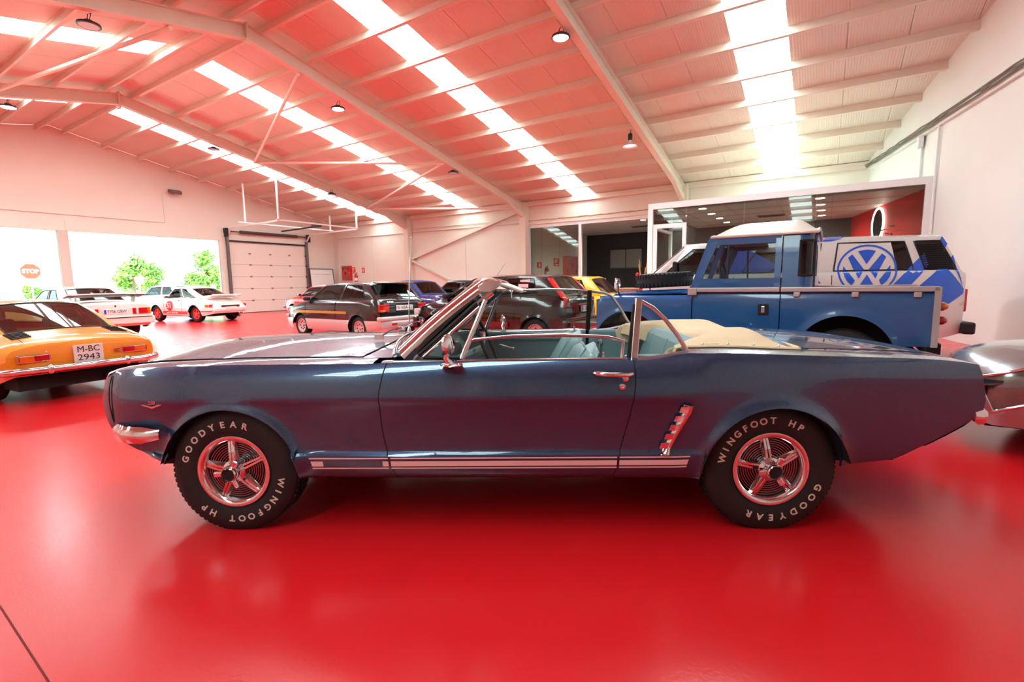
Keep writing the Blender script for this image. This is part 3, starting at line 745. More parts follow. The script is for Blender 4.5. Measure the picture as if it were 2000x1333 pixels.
for sg in (1, -1):
    m_panel('front_fender', sg, noseX, doorF, 26, 60)
    m_panel('door', sg, doorF, doorR, 22, 60)
    m_panel('rear_quarter', sg, doorR, tailX, 30, 60)
    for fn in (doorF, doorR):
        zz = [.28 + .01 * k for k in range(60)]; zz = [z for z in zz if z < MUB.top(fn(z)) - .002]
        mb = MB(); mb.tube([(fn(z), sg * (MUB.S(fn(z), z) - .006), z) for z in zz], .006, 5); mb.build('door_gap', DARKSEAM, MU)
    # fender and quarter upper faces, inward of the side panels
    def ft(u, v, sg=sg):
        x = 2.12 + (.60 - 2.12) * u; t = MUB.top(x); y0 = MUB.S(x, t); y1 = min(.668, y0 - .02)
        return (x, sg * (y0 + (y1 - y0) * v), t + .012 * math.sin(PI * .5 * v))
    mb = MB(); mb.grid(ft, 26, 5); mb.build('fender_top', MBLUE, MU, smooth=40)
    def qt(u, v, sg=sg):
        x = -.94 + (-2.36 + .94) * u; t = MUB.top(x); y0 = MUB.S(x, t); y1 = .66 * interp(m_plan, x)
        return (x, sg * (y0 + (y1 - y0) * v), t + .012 * math.sin(PI * .5 * v))
    mb = MB(); mb.grid(qt, 26, 5); mb.build('quarter_top', MBLUE, MU, smooth=40)
    # door top ledge
    def dt(u, v, sg=sg):
        x = .56 + (-.95 - .56) * u; t = MUB.top(x); y0 = MUB.S(x, t)
        return (x, sg * (y0 - .10 * v), t + .006 * math.sin(PI * v))
    mb = MB(); mb.grid(dt, 26, 4); mb.build('belt_ledge', MBLUE, MU, smooth=40)
    mb = MB(); mb.tube([(x, sg * (MUB.S(x, MUB.top(x)) - .012), MUB.top(x) + .004) for x in [.50 - 1.15 * k / 20 for k in range(21)]], .005, 6); mb.build('belt_moulding', CHROME, MU)
# hood
def hood(u, v):
    xr = .70 - .10 * (1 - (2 * v - 1) ** 2) + .0
    x = 2.06 + (xr - 2.06) * u; y = (2 * v - 1) * .66 * (interp(m_plan, x) if x > 1.5 else 1)
    t = MUB.top(min(x, 1.98)); q = 1 - (2 * v - 1) ** 2
    nose = max(0, x - 1.9); return (x + .06 * q * sstep(1.5, 2.06, x), y, t + .013 + .045 * q * (1 - sstep(1.7, 2.08, x)) + .008 * math.exp(-((2 * v - 1) / .5) ** 2) - 1.4 * nose ** 2)
mb = MB(); mb.grid(hood, 30, 24); mb.build('hood', MBLUE, MU, smooth=40, solid=.012)
mb = MB(); mb.tube([hood(k / 30, 1) for k in range(31)], .004, 5); mb.tube([hood(k / 30, 0) for k in range(31)], .004, 5); mb.tube([hood(1, k / 24) for k in range(25)], .004, 5); mb.build('hood_gap', DARKSEAM, MU)
def cowl(u, v):
    x = .69 - .10 * (1 - (2 * v - 1) ** 2) + (.45 - .60) * u; y = (2 * v - 1) * .69
    return (x, y, MUB.top(x) + .010 + .05 * (1 - (2 * v - 1) ** 2))
mb = MB(); mb.grid(cowl, 4, 20); mb.build('cowl', MBLUE, MU, smooth=40)
for sg in (1, -1):
    mb = MB(); mb.tube([(1.985 + .02 * math.sin((z - .5) * 8), sg * (MUB.S(1.99, z) - .001), z) for z in [.56 + .02 * k for k in range(13)]], .003, 4); mb.build('bezel_seam', DARKSEAM, MU)
# boot lid
def bootlid(u, v):
    x = -1.25 + (-2.35 + 1.25) * u; y = (2 * v - 1) * .64 * interp(m_plan, x); q = 1 - (2 * v - 1) ** 2
    return (x, y, MUB.top(x) + .014 + .03 * q * (1 - u * .4))
mb = MB(); mb.grid(bootlid, 16, 18); mb.build('boot_lid', MBLUE, MU, smooth=40, solid=.012)
# nose and tail closures
mb = MB()
def nosef(u, v):
    y = (2 * u - 1); z = .48 + .30 * v; x = noseX(z) - .05; w = MUB.S(x, min(z, MUB.top(x)))
    return (x + .03 * (1 - y * y), y * w, z)
mb.grid(nosef, 16, 8); mb.build('nose_panel', MBLUE, MU, smooth=40)
mb = MB(); mb.bb(2.03, 2.06, -.42, .42, .55, .72); gr = mb.build('grille', BLACK, MU)
mb = MB(); mb.tube([(2.07, -.42, .55), (2.07, .42, .55), (2.07, .42, .73), (2.07, -.42, .73)], .012, 6, closed=True); mb.tube([(2.07, -.4, .64), (2.07, .4, .64)], .008, 6); mb.build('grille_surround', CHROME, gr)
for sg in (1, -1):
    mb = MB(); mb.lathe([(.10, -.05), (.115, .03), (.10, .045), (.085, .03)], (2.04, sg * .57, .665), 'x', 24); hb = mb.build('headlight', CHROME, MU, smooth=40)
    mb = MB(); mb.lathe([(.09, .02), (.06, .045), (0, .055)], (2.04, sg * .57, .665), 'x', 20); mb.build('headlight_lens', LAMPC, hb, smooth=40)
    mb = MB(); mb.lathe([(.036, 0), (.036, .02), (0, .026)], (2.02, sg * .5, .42), 'x', 16); mb.build('indicator', LAMPO, MU)
def tailf(u, v):
    y = 2 * u - 1; z = .42 + .40 * v; x = tailX(z) + .012; return (x - .02 * (1 - y * y), y * MUB.S(tailX(z), z) * .99, z)
mb = MB(); mb.grid(tailf, 14, 8); mb.build('tail_panel', MBLUE, MU, smooth=40)
for sg in (1, -1):
    for k in range(3): lamp(MU, 'tail_light', (-2.41, sg * (.50 + .075 * k), .70), (.02, .05, .15), LAMPR)
mb = MB(); mb.lathe([(.06, 0), (.06, .02), (0, .03)], (-2.40, 0, .70), 'x', 20, -1); mb.build('fuel_cap', CHROME, MU, smooth=40)
rear_plate(MU, (-2.40, 0, .50), .30, .15, [])
# bumpers
def bumper(xe, fx, z, w, pts, name):
    mb = MB(); path = []
    for x, y in pts: path.append((x, y, z))
    full = [(x, -y, z) for x, y in pts] + [(x, y, z) for x, y in pts[::-1]]
    n = len(full); prof = [(.0, -.048), (.022, -.04), (.034, -.01), (.03, .022), (.008, .044), (-.012, .03), (-.012, -.035)]
    vs = []
    for i, p in enumerate(full):
        a = Vector(full[max(0, i - 1)]); b = Vector(full[min(n - 1, i + 1)]); d = (b - a).normalized(); nrm = Vector((-d.y, d.x, 0))
        if nrm.dot(Vector((fx, 0, 0))) + nrm.dot(Vector((p[0] * 0, p[1] * .6, 0))) < 0: nrm = -nrm
        k = .35 if i in (0, n - 1) else 1
        for o, dz in prof: vs.append(Vector(p) + nrm * o * k + Vector((0, 0, dz * (.55 if i in (0, n - 1) else 1))))
    m = len(prof); fs = [(i * m + j, (i + 1) * m + j, (i + 1) * m + (j + 1) % m, i * m + (j + 1) % m) for i in range(n - 1) for j in range(m)] + [tuple(range(m)), tuple((n - 1) * m + j for j in range(m))]
    mb.add(vs, fs); return mb.build(name, CHROME, MU, smooth=45)
bumper(0, 1, .515, 0, [(1.70, .825), (1.78, .832), (1.87, .82), (1.95, .77), (2.03, .66), (2.09, .50), (2.12, .25), (2.125, .0)], 'front_bumper')
bumper(0, -1, .575, 0, [(-2.34, .80), (-2.375, .79), (-2.415, .72), (-2.44, .5), (-2.45, 0)], 'rear_bumper')
# sill stripes following the body side
for sg in (1, -1):
    for x0, x1, z0, z1 in ((.935, -.962, .394, .401), (.925, -.962, .339, .347), (.56, -.962, .354, .382), (.93, .86, .354, .382)):
        for a, b in ((x0, min(x0, max(x1, doorF(.37) + .006))), (min(x0, doorF(.37) - .006), max(x1, doorR(.37) + .006)), (min(x0, doorR(.37) - .006), x1)):
            if a - b < .01: continue
            mb = MB(); MUB.strip(mb, sg, a, b, z0, z1, .0025, 20); mb.build('sill_stripe', STRIPE, MU, smooth=40)
# rocker underside, inner structure
mb = MB(); mb.bb(-1.0, .95, -.62, .62, .20, .28); mb.bb(-2.2, 1.95, -.50, .50, .24, .40); mb.build('underbody', UNDER, MU)
MUB.well(MU)
# wheels with raised white letters
def ring_text(parent, txt, c, rad, amid, size, arc, m):
    n = len(txt)
    for i, ch in enumerate(txt):
        if ch == ' ': continue
        th = math.radians(amid + arc / 2 - arc * i / (n - 1))
        out = Vector((-math.cos(th), 0, math.sin(th))); tang = Vector((-math.sin(th), 0, -math.cos(th)))   # clockwise reading
        text_obj('tyre_letter', ch, size, m, parent, Vector(c) + out * rad, tang, out, 1.05, .0012, .0015)
TLET = mat('tyre_letter_white', (214, 206, 192), 0.7)
def m_wheel(x, sg, rot, letters):
    r, rimr, y = .325, .184, sg * .735; h = .095
    mb = MB()
    prof = [(rimr - .004, -h * .8), (rimr + .02, -h), (r - .05, -h), (r - .012, -h * .85), (r - .003, -h * .72), (r, 0), (r - .003, h * .72), (r - .012, h * .85), (r - .05, h), (r - .085, h * 1.02), (rimr + .02, h * .96), (rimr - .004, h * .8)]
    mb.lathe(prof, (x, y, r - .006), 'y', 56); t = mb.build('wheel', RUBBER, MU, smooth=40)
    tr = MB()
    for k in range(72):
        a = 2 * PI * k / 72
        for yy in (-.055, -.02, .02, .055):
            tr.box((x + (r + .001) * math.cos(a), y + yy, r - .006 + (r + .001) * math.sin(a)), (.005, .026, .018), Matrix.Rotation(-a, 3, 'Y'))
    tr.build('tread', RUBBER, t, kind='stuff')
    c = (x, y, r - .006)
    mb = MB(); mb.lathe([(rimr + .004, h * .86), (rimr + .002, h * .98), (rimr - .012, h * 1.0), (rimr - .024, h * .92), (rimr - .03, h * .62)], c, 'y', 48, sg); mb.build('rim_ring', CHROME, t, smooth=50)
    dish = [(rimr - .028, h * .64)]
    rr = rimr - .034
    while rr > .06:
        dish += [(rr, h * .50), (rr - .004, h * .60), (rr - .007, h * .60)]; rr -= .0115
    dish += [(.055, h * .58), (0, h * .58)]
    mb = MB(); mb.lathe(dish, c, 'y', 48, sg); mb.build('rim', mat('rim_steel', (150, 150, 152), .16, metal=1.0), t, smooth=30)
    for k in range(5):
        a = 2 * PI * k / 5 + rot; d = Vector((math.cos(a), 0, math.sin(a))); tn = Vector((-math.sin(a), 0, math.cos(a))); C = Vector((x, y + sg * h * .6, r - .006))
        mb = MB(); o = Vector((0, sg, 0))
        vs = []
        for rad, wd, ht in ((.05, .027, .030), (.10, .024, .024), (rimr - .03, .021, .014)):
            for q, hh in ((-1, 0), (-.55, 1), (-.12, 1), (0, .6), (.12, 1), (.55, 1), (1, 0)): vs.append(C + d * rad + tn * (q * wd) + o * (hh * ht))
        mb.add(vs, [(i * 7 + j, (i + 1) * 7 + j, (i + 1) * 7 + j + 1, i * 7 + j + 1) for i in range(2) for j in range(6)]); mb.build('spoke', CHROME, t)
    mb = MB(); mb.lathe([(.062, h * .6), (.058, h * .95), (.042, h * 1.05), (.040, h * 1.42), (.033, h * 1.5), (.030, h * 1.42), (.024, h * 1.40)], c, 'y', 32, sg); mb.build('hub', CHROME, t, smooth=40)
    mb = MB(); mb.lathe([(.030, h * 1.43), (0, h * 1.43)], c, 'y', 24, sg); mb.box((x, y + sg * h * 1.44, r - .006), (.05, .004, .005), Matrix.Rotation(.6, 3, 'Y')); mb.build('hub_badge', BLACK, t)
    for k in range(3):
        a = 2 * PI * k / 3 + rot * 1.3 + .2; d = Vector((math.cos(a), 0, math.sin(a)))
        mb = MB(); p = Vector((x, y + sg * h * 1.28, r - .006)); mb.bar(p + d * .034, p + d * .078 + Vector((0, sg * .006, 0)), .026, .016, (0, 1, 0)); mb.build('spinner_ear', CHROME, t, bevel=.005)
    if sg > 0:
        yl = y + h * 1.012; cl = (x, yl, r - .006)
        for txt, am, arc in letters: ring_text(t, txt, cl, .247, am, .045, arc, TLET)
    return t
m_wheel(1.335, 1, 1.45, [('GOODYEAR', 118, 92), ('WINGFOOT HP', -72, 118)])
m_wheel(-1.362, 1, 1.42, [('WINGFOOT HP', 112, 108), ('GOODYEAR', -68, 92)])
m_wheel(1.335, -1, .6, []); m_wheel(-1.362, -1, .9, [])
# side scoop trim with louvres (both sides)
for sg in (1, -1):
    def sp(x, z, o): return (x, sg * (MUB.S(x, z) + o), z)
    outl = [(-.915, .668), (-.958, .664), (-.975, .648), (-.968, .618), (-.872, .412), (-.855, .402), (-.80, .402)]
    back = [(-.962, .655), (-.955, .62), (-.905, .515), (-.855, .41), (-.81, .406)]
    front = [(-.912, .662), (-.912, .62), (-.862, .515), (-.818, .42), (-.796, .41)]
    mb = MB(); n = 12
    def sc(u, v):
        t = u * 4; i = min(3, int(t)); k = t - i
        bx = back[i][0] + (back[i + 1][0] - back[i][0]) * k; bz = back[i][1] + (back[i + 1][1] - back[i][1]) * k
        fx = front[i][0] + (front[i + 1][0] - front[i][0]) * k; fz = front[i][1] + (front[i + 1][1] - front[i][1]) * k
        x = bx + (fx - bx) * v; z = bz + (fz - bz) * v
        return sp(x, z, .004 + .018 * math.sin(PI * v) ** .6)
    mb.grid(sc, 20, 6); st = mb.build('side_scoop_trim', CHROME, MU, smooth=40)
    for k in range(5):
        z = .625 - k * .046; x = -.928 + k * .0215
        mb = MB(); mb.grid(lambda u, v: sp(x + .036 * u - .006 * v, z + .030 * v - .004 * u, .022 * (1 - u * .6) + .003 + .006 * v), 3, 3); mb.build('louvre', CHROME, st, solid=.004)
# handles, lock, badge
for sg in (1, -1):
    y = MUB.S(-.57, .81) + .03
    mb = MB(); mb.tube([(-.485, sg * (y - .024), .815), (-.50, sg * y, .816), (-.56, sg * (y + .004), .813), (-.645, sg * (y + .002), .81), (-.665, sg * (y - .026), .809)], [.008, .011, .011, .012, .013], 8); hd = mb.build('door_handle', CHROME, MU, smooth=50)
    mb = MB(); mb.lathe([(.018, 0), (.018, .02), (.012, .028), (0, .03)], (-.632, sg * (y - .02), .792), 'y', 16, sg); mb.build('handle_button', CHROME, hd, smooth=40)
    mb = MB(); mb.lathe([(.016, 0), (.015, .008), (.006, .009), (0, .005)], (-.618, sg * MUB.S(-.618, .752), .752), 'y', 16, sg); mb.build('door_lock', CHROME, MU, smooth=40)
    yb = MUB.S(1.72, .665) + .004
    mb = MB(); mb.prism([(1.775, .672), (1.719, .652), (1.665, .672), (1.68, .674), (1.719, .661), (1.76, .674)], sg * yb, sg * (yb + .006)); bd = mb.build('fender_badge', CHROME, MU)
    text_obj('badge_number', '289', .026, CHROME, bd, (1.719, sg * (yb + .002), .681), (-sg, 0, 0), (0, 0, 1), depth=.003)
# windscreen frame: broad chrome pillars and header
Lb, Lt = Vector((.455, .745, .885)), Vector((.035, .655, 1.232))
def pillar(sg, m, name):
    mb = MB(); ax = (Lt - Lb).normalized(); side = Vector((0, 1, 0)); per = ax.cross(side).normalized()
    if per.x < 0: per = -per
    prof = [(-.058, -.02), (-.055, .008), (-.042, .014), (-.036, .004), (-.02, .012), (-.004, .030), (.016, .030), (.034, .020), (.050, .002), (.062, -.028), (.03, -.035)]
    vs = []; n = 9
    for i in range(n):
        t = i / (n - 1); p = Lb.lerp(Lt, t) + per * .012 * math.sin(PI * t)
        for a, b in prof:
            q = p + per * a * (1.0 - .12 * t) + side * b; vs.append((q.x, sg * q.y, q.z))
    m_ = len(prof)
    mb.add(vs, [(i * m_ + j, (i + 1) * m_ + j, (i + 1) * m_ + (j + 1) % m_, i * m_ + (j + 1) % m_) for i in range(n - 1) for j in range(m_)] + [tuple(range(m_)), tuple((n - 1) * m_ + j for j in range(m_))])
    return mb.build(name, m, MU, smooth=35)
pillar(1, CHROME, 'windscreen_pillar'); pillar(-1, CHROME, 'windscreen_pillar')
def header(u, a):
    y = (2 * u - 1) * .70; q = 1 - (2 * u - 1) ** 2
    return (.02 + .085 * q + .062 * math.cos(a) * (1 if math.cos(a) > 0 else .9), y, 1.238 + .03 * q ** .8 + .026 * math.sin(a) - .012 * math.cos(a))
mb = MB(); mb.grid(lambda u, v: header(u, 2 * PI * v), 20, 12); mb.add([header(0, 2 * PI * k / 12) for k in range(12)], [tuple(range(12))]); mb.add([header(1, 2 * PI * k / 12) for k in range(12)], [tuple(range(12))])
mb.build('windscreen_header', CHROME, MU, smooth=60)
mb = MB(); mb.grid(lambda u, v: (-.06 + .085 * (1 - (2 * u - 1) ** 2) + .05 * v, (2 * u - 1) * .62, 1.222 + .03 * (1 - (2 * u - 1) ** 2)), 14, 2); mb.build('header_lining', mat('vinyl_pale', (208, 206, 192), .6), MU, solid=.012)
def wscreen(u, v):
    y0 = .73 + (.64 - .73) * v; y = (2 * u - 1) * y0; q = 1 - (2 * u - 1) ** 2
    return (.50 + (.06 - .50) * v + .10 * q, y, .885 + (1.232 - .885) * v + .035 * q)
mb = MB(); mb.grid(wscreen, 20, 8); mb.build('windscreen', GLASSC, MU, smooth=60)
mb = MB(); mb.tube([(lambda p: (p[0] + .012, p[1], p[2] + .006))(wscreen(k / 24, .0)) for k in range(25)], .012, 8); mb.build('windscreen_moulding', CHROME, MU, smooth=60)
for y in (.30, -.25):
    mb = MB(); mb.tube([(.71, y, .945), (.64, y + .01, .985), (.56, y + .02, 1.0)], .006, 6); mb.tube([(.60, y - .12, .975), (.52, y + .22, 1.03)], .005, 5); mb.box((.715, y, .945), (.05, .035, .03)); mb.build('wiper', CHROME, MU)
for y in (.30, -.30):
    mb = MB(); mb.box((-.085, y, 1.225), (.13, .42, .016), Matrix.Rotation(-.35, 3, 'Y')); mb.build('sun_visor', mat('visor_vinyl', (214, 214, 204), .55), MU, bevel=.006)
mb = MB(); mb.box((-.07, 0, 1.18), (.02, .22, .06)); mb.build('rear_view_mirror', CHROME, MU, bevel=.01)
# vent windows, door glass, quarter glass
def flat(name, pts, y, m, parent=MU, sg=1, thick=.006):
    mb = MB(); mb.prism([(p[0], p[1]) for p in pts], sg * (y - thick / 2), sg * (y + thick / 2)); return mb.build(name, m, parent)
MAUVE = mat('bright_trim', (205, 196, 196), .18, metal=1.0)
for sg in (1, -1):
    yv = .755
    tilt = lambda z: -.22 * (z - .87)
    P = lambda x, z, dy=0: (x, sg * (yv + tilt(z) + dy), z)
    v = MB(); v.add([P(.345, .892), P(.075, 1.128), P(.165, .885)], [(0, 1, 2)]); vg = v.build('vent_window', GLASSC, MU)
    mb = MB(); mb.tube([P(.165, .875, .004), P(.045, 1.168, .004)], .014, 8); mb.build('vent_post', CHROME, vg, smooth=60)
    mb = MB(); mb.tube([P(.36, .888), P(.075, 1.135)], .010, 8); mb.build('vent_frame', CHROME, vg, smooth=60)
    mb = MB(); mb.tube([P(.36, .886), P(.165, .882)], .010, 8); mb.tube([P(.385, .897), P(.09, 1.155)], .011, 6); mb.build('vent_seal', BLACK, vg)
    if sg > 0: top = [(.150, .93), (.135, .960), (.10, .972), (-.09, .987), (-.345, .988), (-.50, .981), (-.573, .975), (-.648, .956), (-.636, .868)]
    else: top = [(.10, 1.02), (.04, 1.17), (.0, 1.19), (-.09, 1.197), (-.345, 1.199), (-.55, 1.192), (-.655, 1.183), (-.655, 1.10), (-.655, .868)]
    g = MB(); pts = [P(*p) for p in top] + [P(.160, .868)]
    g.add(pts, [tuple(range(len(pts)))]); dg = g.build('door_window', GLASSC, MU)
    mb = MB(); mb.tube([P(*p) for p in top], .0095, 8); mb.build('window_frame', MAUVE, dg, smooth=60)
    q = [(-.700, .868), (-.735, 1.155), (-.80, 1.118), (-.86, 1.06), (-.915, .985), (-.965, .900)] if sg > 0 else [(-.665, .868), (-.67, 1.18), (-.78, 1.165), (-.84, 1.14), (-.92, 1.03), (-.99, .92)]
    g = MB(); pts = [P(*p) for p in q]; g.add(pts + [P(-.80, .872)], [tuple(range(len(pts) + 1))]); qg = g.build('quarter_window', GLASSC, MU)
    mb = MB(); mb.bar(P(q[0][0] + .004, .862), P(q[1][0] + .004, q[1][1] + .01), .036, .022, (0, 1, 0)); mb.build('quarter_post', MAUVE if sg > 0 else BLACK, qg, bevel=.005)
    if sg > 0:
        mb = MB(); mb.bar(P(q[0][0] + .03, .862, -.004), P(q[1][0] + .024, q[1][1] - .02, -.004), .018, .018, (0, 1, 0)); mb.build('quarter_seal', BLACK, qg)
    mb = MB(); mb.tube([P(*p) for p in q[1:]], .0105, 8); mb.build('quarter_frame', MAUVE, qg, smooth=60)
    mb = MB(); mb.box(P(q[-1][0] - .02, .895, .01), (.075, .03, .03)); mb.build('quarter_foot', CHROME, qg, bevel=.01)
# door mirror (driver side)
mb = MB(); mb.lathe([(0, -.012), (.04, -.008), (.052, .004), (.05, .014)], (0, 0, 0), 'x', 24)
mr_ = mb.build('door_mirror', CHROME, MU, smooth=50); mr_.location = (.205, .885, .965); mr_.rotation_euler = (0, .1, -.35)
mb = MB(); mb.tube([(.205, .872, .865), (.225, .88, .90), (.208, .884, .945)], [.02, .013, .011], 8); mb.lathe([(.0, .01), (.05, .004), (.056, -.004)], (.20, .86, .866), 'z', 20); mb.build('mirror_stem', CHROME, MU, smooth=50)
mb = MB(); mb.lathe([(0, -.012), (.04, -.008), (.052, .004), (.05, .014)], (0, 0, 0), 'x', 24)
mr_ = mb.build('door_mirror', CHROME, MU, smooth=50); mr_.location = (.02, -.885, .94); mr_.rotation_euler = (0, .1, .35)
mb = MB(); mb.tube([(.02, -.86, .865), (.03, -.88, .90), (.022, -.884, .925)], .012, 8); mb.build('mirror_stem', CHROME, MU, smooth=50)
# radio aerial on the far fender
mb = MB(); mb.tube([(.78, -.735, .875), (.775, -.735, 1.10), (.74, -.735, 1.62)], [.006, .004, .0025], 6); mb.ball((.74, -.735, 1.62), .006, 8, 6); mb.lathe([(.02, 0), (.014, .03), (.006, .05)], (.78, -.735, .868), 'z', 12); mb.build('radio_aerial', CHROME, MU, smooth=50)
# interior
mb = MB(); mb.bb(-1.45, .62, -.72, .72, .33, .37); mb.build('cabin_floor', mat('carpet_teal', (52, 74, 78), .95, bump=.4, bscale=300), MU)
for sg in (1, -1):
    mb = MB(); mb.bb(-.64, .50, sg * .70, sg * .73, .37, .868); dp = mb.build('door_card', TEALD, MU, bevel=.01)
    mb = MB(); mb.bb(-.60, .42, sg * .685, sg * .70, .80, .862); mb.build('door_card_top', TEAL, dp, bevel=.008)
    mb = MB(); mb.tube([(.05, sg * .685, .77), (.05, sg * .655, .77), (-.06, sg * .65, .74)], .007, 6); mb.ball((-.06, sg * .645, .74), .014, 8, 6); mb.build('window_crank', CHROME, dp, smooth=50)
    mb = MB(); mb.lathe([(0, .012), (.006, .01), (.006, -.03)], (-.55, sg * .72, .89), 'z', 8); mb.build('lock_button', CHROME, dp)
    mb = MB(); mb.bb(-1.30, -.66, sg * .66, sg * .71, .37, .88); qc = mb.build('quarter_card', TEALD, MU, bevel=.02)
    mb = MB(); mb.lathe([(.022, 0), (.02, .02), (0, .024)], (-.74, sg * .655, .79), 'y', 14, -sg); mb.tube([(-.74, sg * .63, .79), (-.73, sg * .625, .70)], .007, 6); mb.ball((-.73, sg * .62, .70), .013, 8, 6); mb.build('window_crank', CHROME, qc, smooth=50)
def dash(u, v):
    y = (2 * u - 1) * .70; a = PI * .55 * v
    return (.52 - .22 * math.sin(a), y, .905 - .22 * (1 - math.cos(a)) + .03 * (1 - (2 * u - 1) ** 2))
mb = MB(); mb.grid(dash, 16, 8); mb.build('dashboard', TEALD, MU, smooth=50, solid=.02)
mb = MB(); mb.box((.27, .36, .83), (.06, .42, .12)); mb.build('instrument_panel', BLACK, MU, bevel=.02)
SC = Vector((.06, .37, .885)); ax_ = Vector((.86, 0, -.36)).normalized(); e1 = Vector((0, 1, 0)); e2 = ax_.cross(e1)
mb = MB(); mb.tube([SC + e1 * .195 * math.cos(2 * PI * k / 32) + e2 * .195 * math.sin(2 * PI * k / 32) for k in range(32)], .011, 8, closed=True); sw = mb.build('steering_wheel', BLACK, MU, smooth=60)
mb = MB()
for a in (-.5, PI + .5, PI / 2): mb.bar(SC + ax_ * .03, SC + e1 * .19 * math.cos(a) - e2 * .19 * math.sin(a), .03, .008, tuple(ax_))
mb.build('wheel_spoke', CHROME, sw)
mb = MB(); mb.tube([SC + ax_ * .02, SC + ax_ * .30], .03, 10); mb.build('steering_column', TEALD, sw)
mb = MB(); mb.tube([SC + ax_ * .09, SC + ax_ * .07 + e1 * .15 + Vector((0, 0, .03))], .005, 6); mb.ball(SC + ax_ * .07 + e1 * .15 + Vector((0, 0, .03)), .01, 8, 6); mb.build('indicator_stalk', CHROME, sw)
mb = MB(); mb.tube([(-.02, 0, .40), (-.06, 0, .66)], .007, 6); mb.ball((-.06, 0, .67), .022, 10, 8); mb.build('gear_lever', CHROME, MU, smooth=50)
def bucket(y, dx=0):
    # squab and back built as soft rounded shells
    mb = MB()
    def back(u, v):
        a = 2 * PI * u; t = v; w = .235 * (1 - .25 * t ** 3); th = .085 * (1 - .3 * t)
        cx = -.30 - .20 * t + dx; cz = .50 + .405 * t
        k = 1 if t < .96 else .6
        ca, sa = math.cos(a), math.sin(a); pw = .6
        return (cx + th * math.copysign(abs(ca) ** pw, ca) * k, y + w * math.copysign(abs(sa) ** pw, sa) * k, cz - .05 * (abs(sa) ** 3) * t ** 2)
    mb.grid(back, 28, 14); mb.add([back(k / 28, 1) for k in range(28)], [tuple(range(28))])
    s = mb.build('front_seat', TEAL, MU, smooth=60, weld=True)
    mb = MB()
    mb.tube([back(.14, t / 12) for t in range(13)] + [back(.14 - .28 * k / 8 if .14 - .28 * k / 8 >= 0 else 1.14 - .28 * k / 8, 1) for k in range(1, 8)] + [back(.86, 1 - t / 12) for t in range(13)], .006, 6); mb.build('seat_piping', TEALD, s, smooth=60)
    mb = MB(); mb.box((-.08 + dx, y, .50), (.46, .46, .14)); mb.build('seat_squab', TEAL, s, bevel=.045)
bucket(.37, -.02); bucket(-.37, -.02)
mb = MB(); mb.box((-.92, 0, .50), (.40, 1.16, .15)); mb.build('rear_seat_squab', TEAL, MU, bevel=.05)
mb = MB(); mb.box((-1.10, 0, .71), (.13, 1.22, .42), Matrix.Rotation(-.28, 3, 'Y')); rs = mb.build('rear_seat_back', TEAL, MU, bevel=.06)
for y in (-.35, 0, .35):
    mb = MB(); mb.tube([(-.995, y, .58), (-1.085, y, .88)], .006, 5); mb.build('seat_piping', TEALD, rs)
# folded top under its beige cover
def boot(u, v):
    y = (2 * v - 1) * .70; ay = abs(y)
    wing = sstep(.40, .66, ay)
    xf = -1.14 + .24 * wing; xb = -1.60 + .06 * (ay / .7) ** 2
    x = xf + (xb - xf) * u
    ridge = .985 - .02 * wing - .035 * math.exp(-(ay / .25) ** 2)
    low = MUB.top(x) + .014
    prof = sstep(0, .16, u) * (1 - .97 * sstep(.62, 1.0, u)) if u > 0 else 0
    side = 1 - (.55 * max(0, (ay - .30) / .40) + .42 * sstep(.56, .70, ay)) if ay > .30 else 1
    z = low + (ridge - low) * max(0, prof) * side
    if u == 0: z = low - .14 * (1 - .6 * wing)
    return (x, y, z)
mb = MB(); mb.grid(boot, 26, 48); bt = mb.build('folded_top_cover', BEIGE, MU, smooth=50, solid=.01)
mb = MB(); mb.tube([(boot(1, k / 40)[0], boot(1, k / 40)[1], boot(1, k / 40)[2] + .003) for k in range(41)], .009, 6); mb.tube([boot(k / 26, 1) for k in range(2, 27)], .009, 6); mb.tube([boot(k / 26, 0) for k in range(2, 27)], .009, 6); mb.build('cover_piping', BEIGE, bt, smooth=60)
for sg in (0.985, .015):
    for u in (.25, .45, .65, .85):
        p = boot(u, sg); mb = MB(); mb.ball((p[0], p[1], p[2] + .008), .008, 8, 6); mb.build('cover_stud', CHROME, bt, smooth=60)
for sg in (-1, 1):
    fl = [(-.90, .905), (-.86, .86), (-.88, .80), (-.95, .775), (-1.08, .775), (-1.16, .81), (-1.22, .89), (-1.15, .93), (-1.0, .925)]
    mb = MB(); mb.prism(fl, sg * .645, sg * .66); mb.build('cover_flap', BEIGE, bt, bevel=.006)
    for x in (-.905, -1.10):
        mb = MB(); mb.ball((x, sg * .642, .80), .008, 8, 6); mb.build('cover_stud', CHROME, bt, smooth=60)

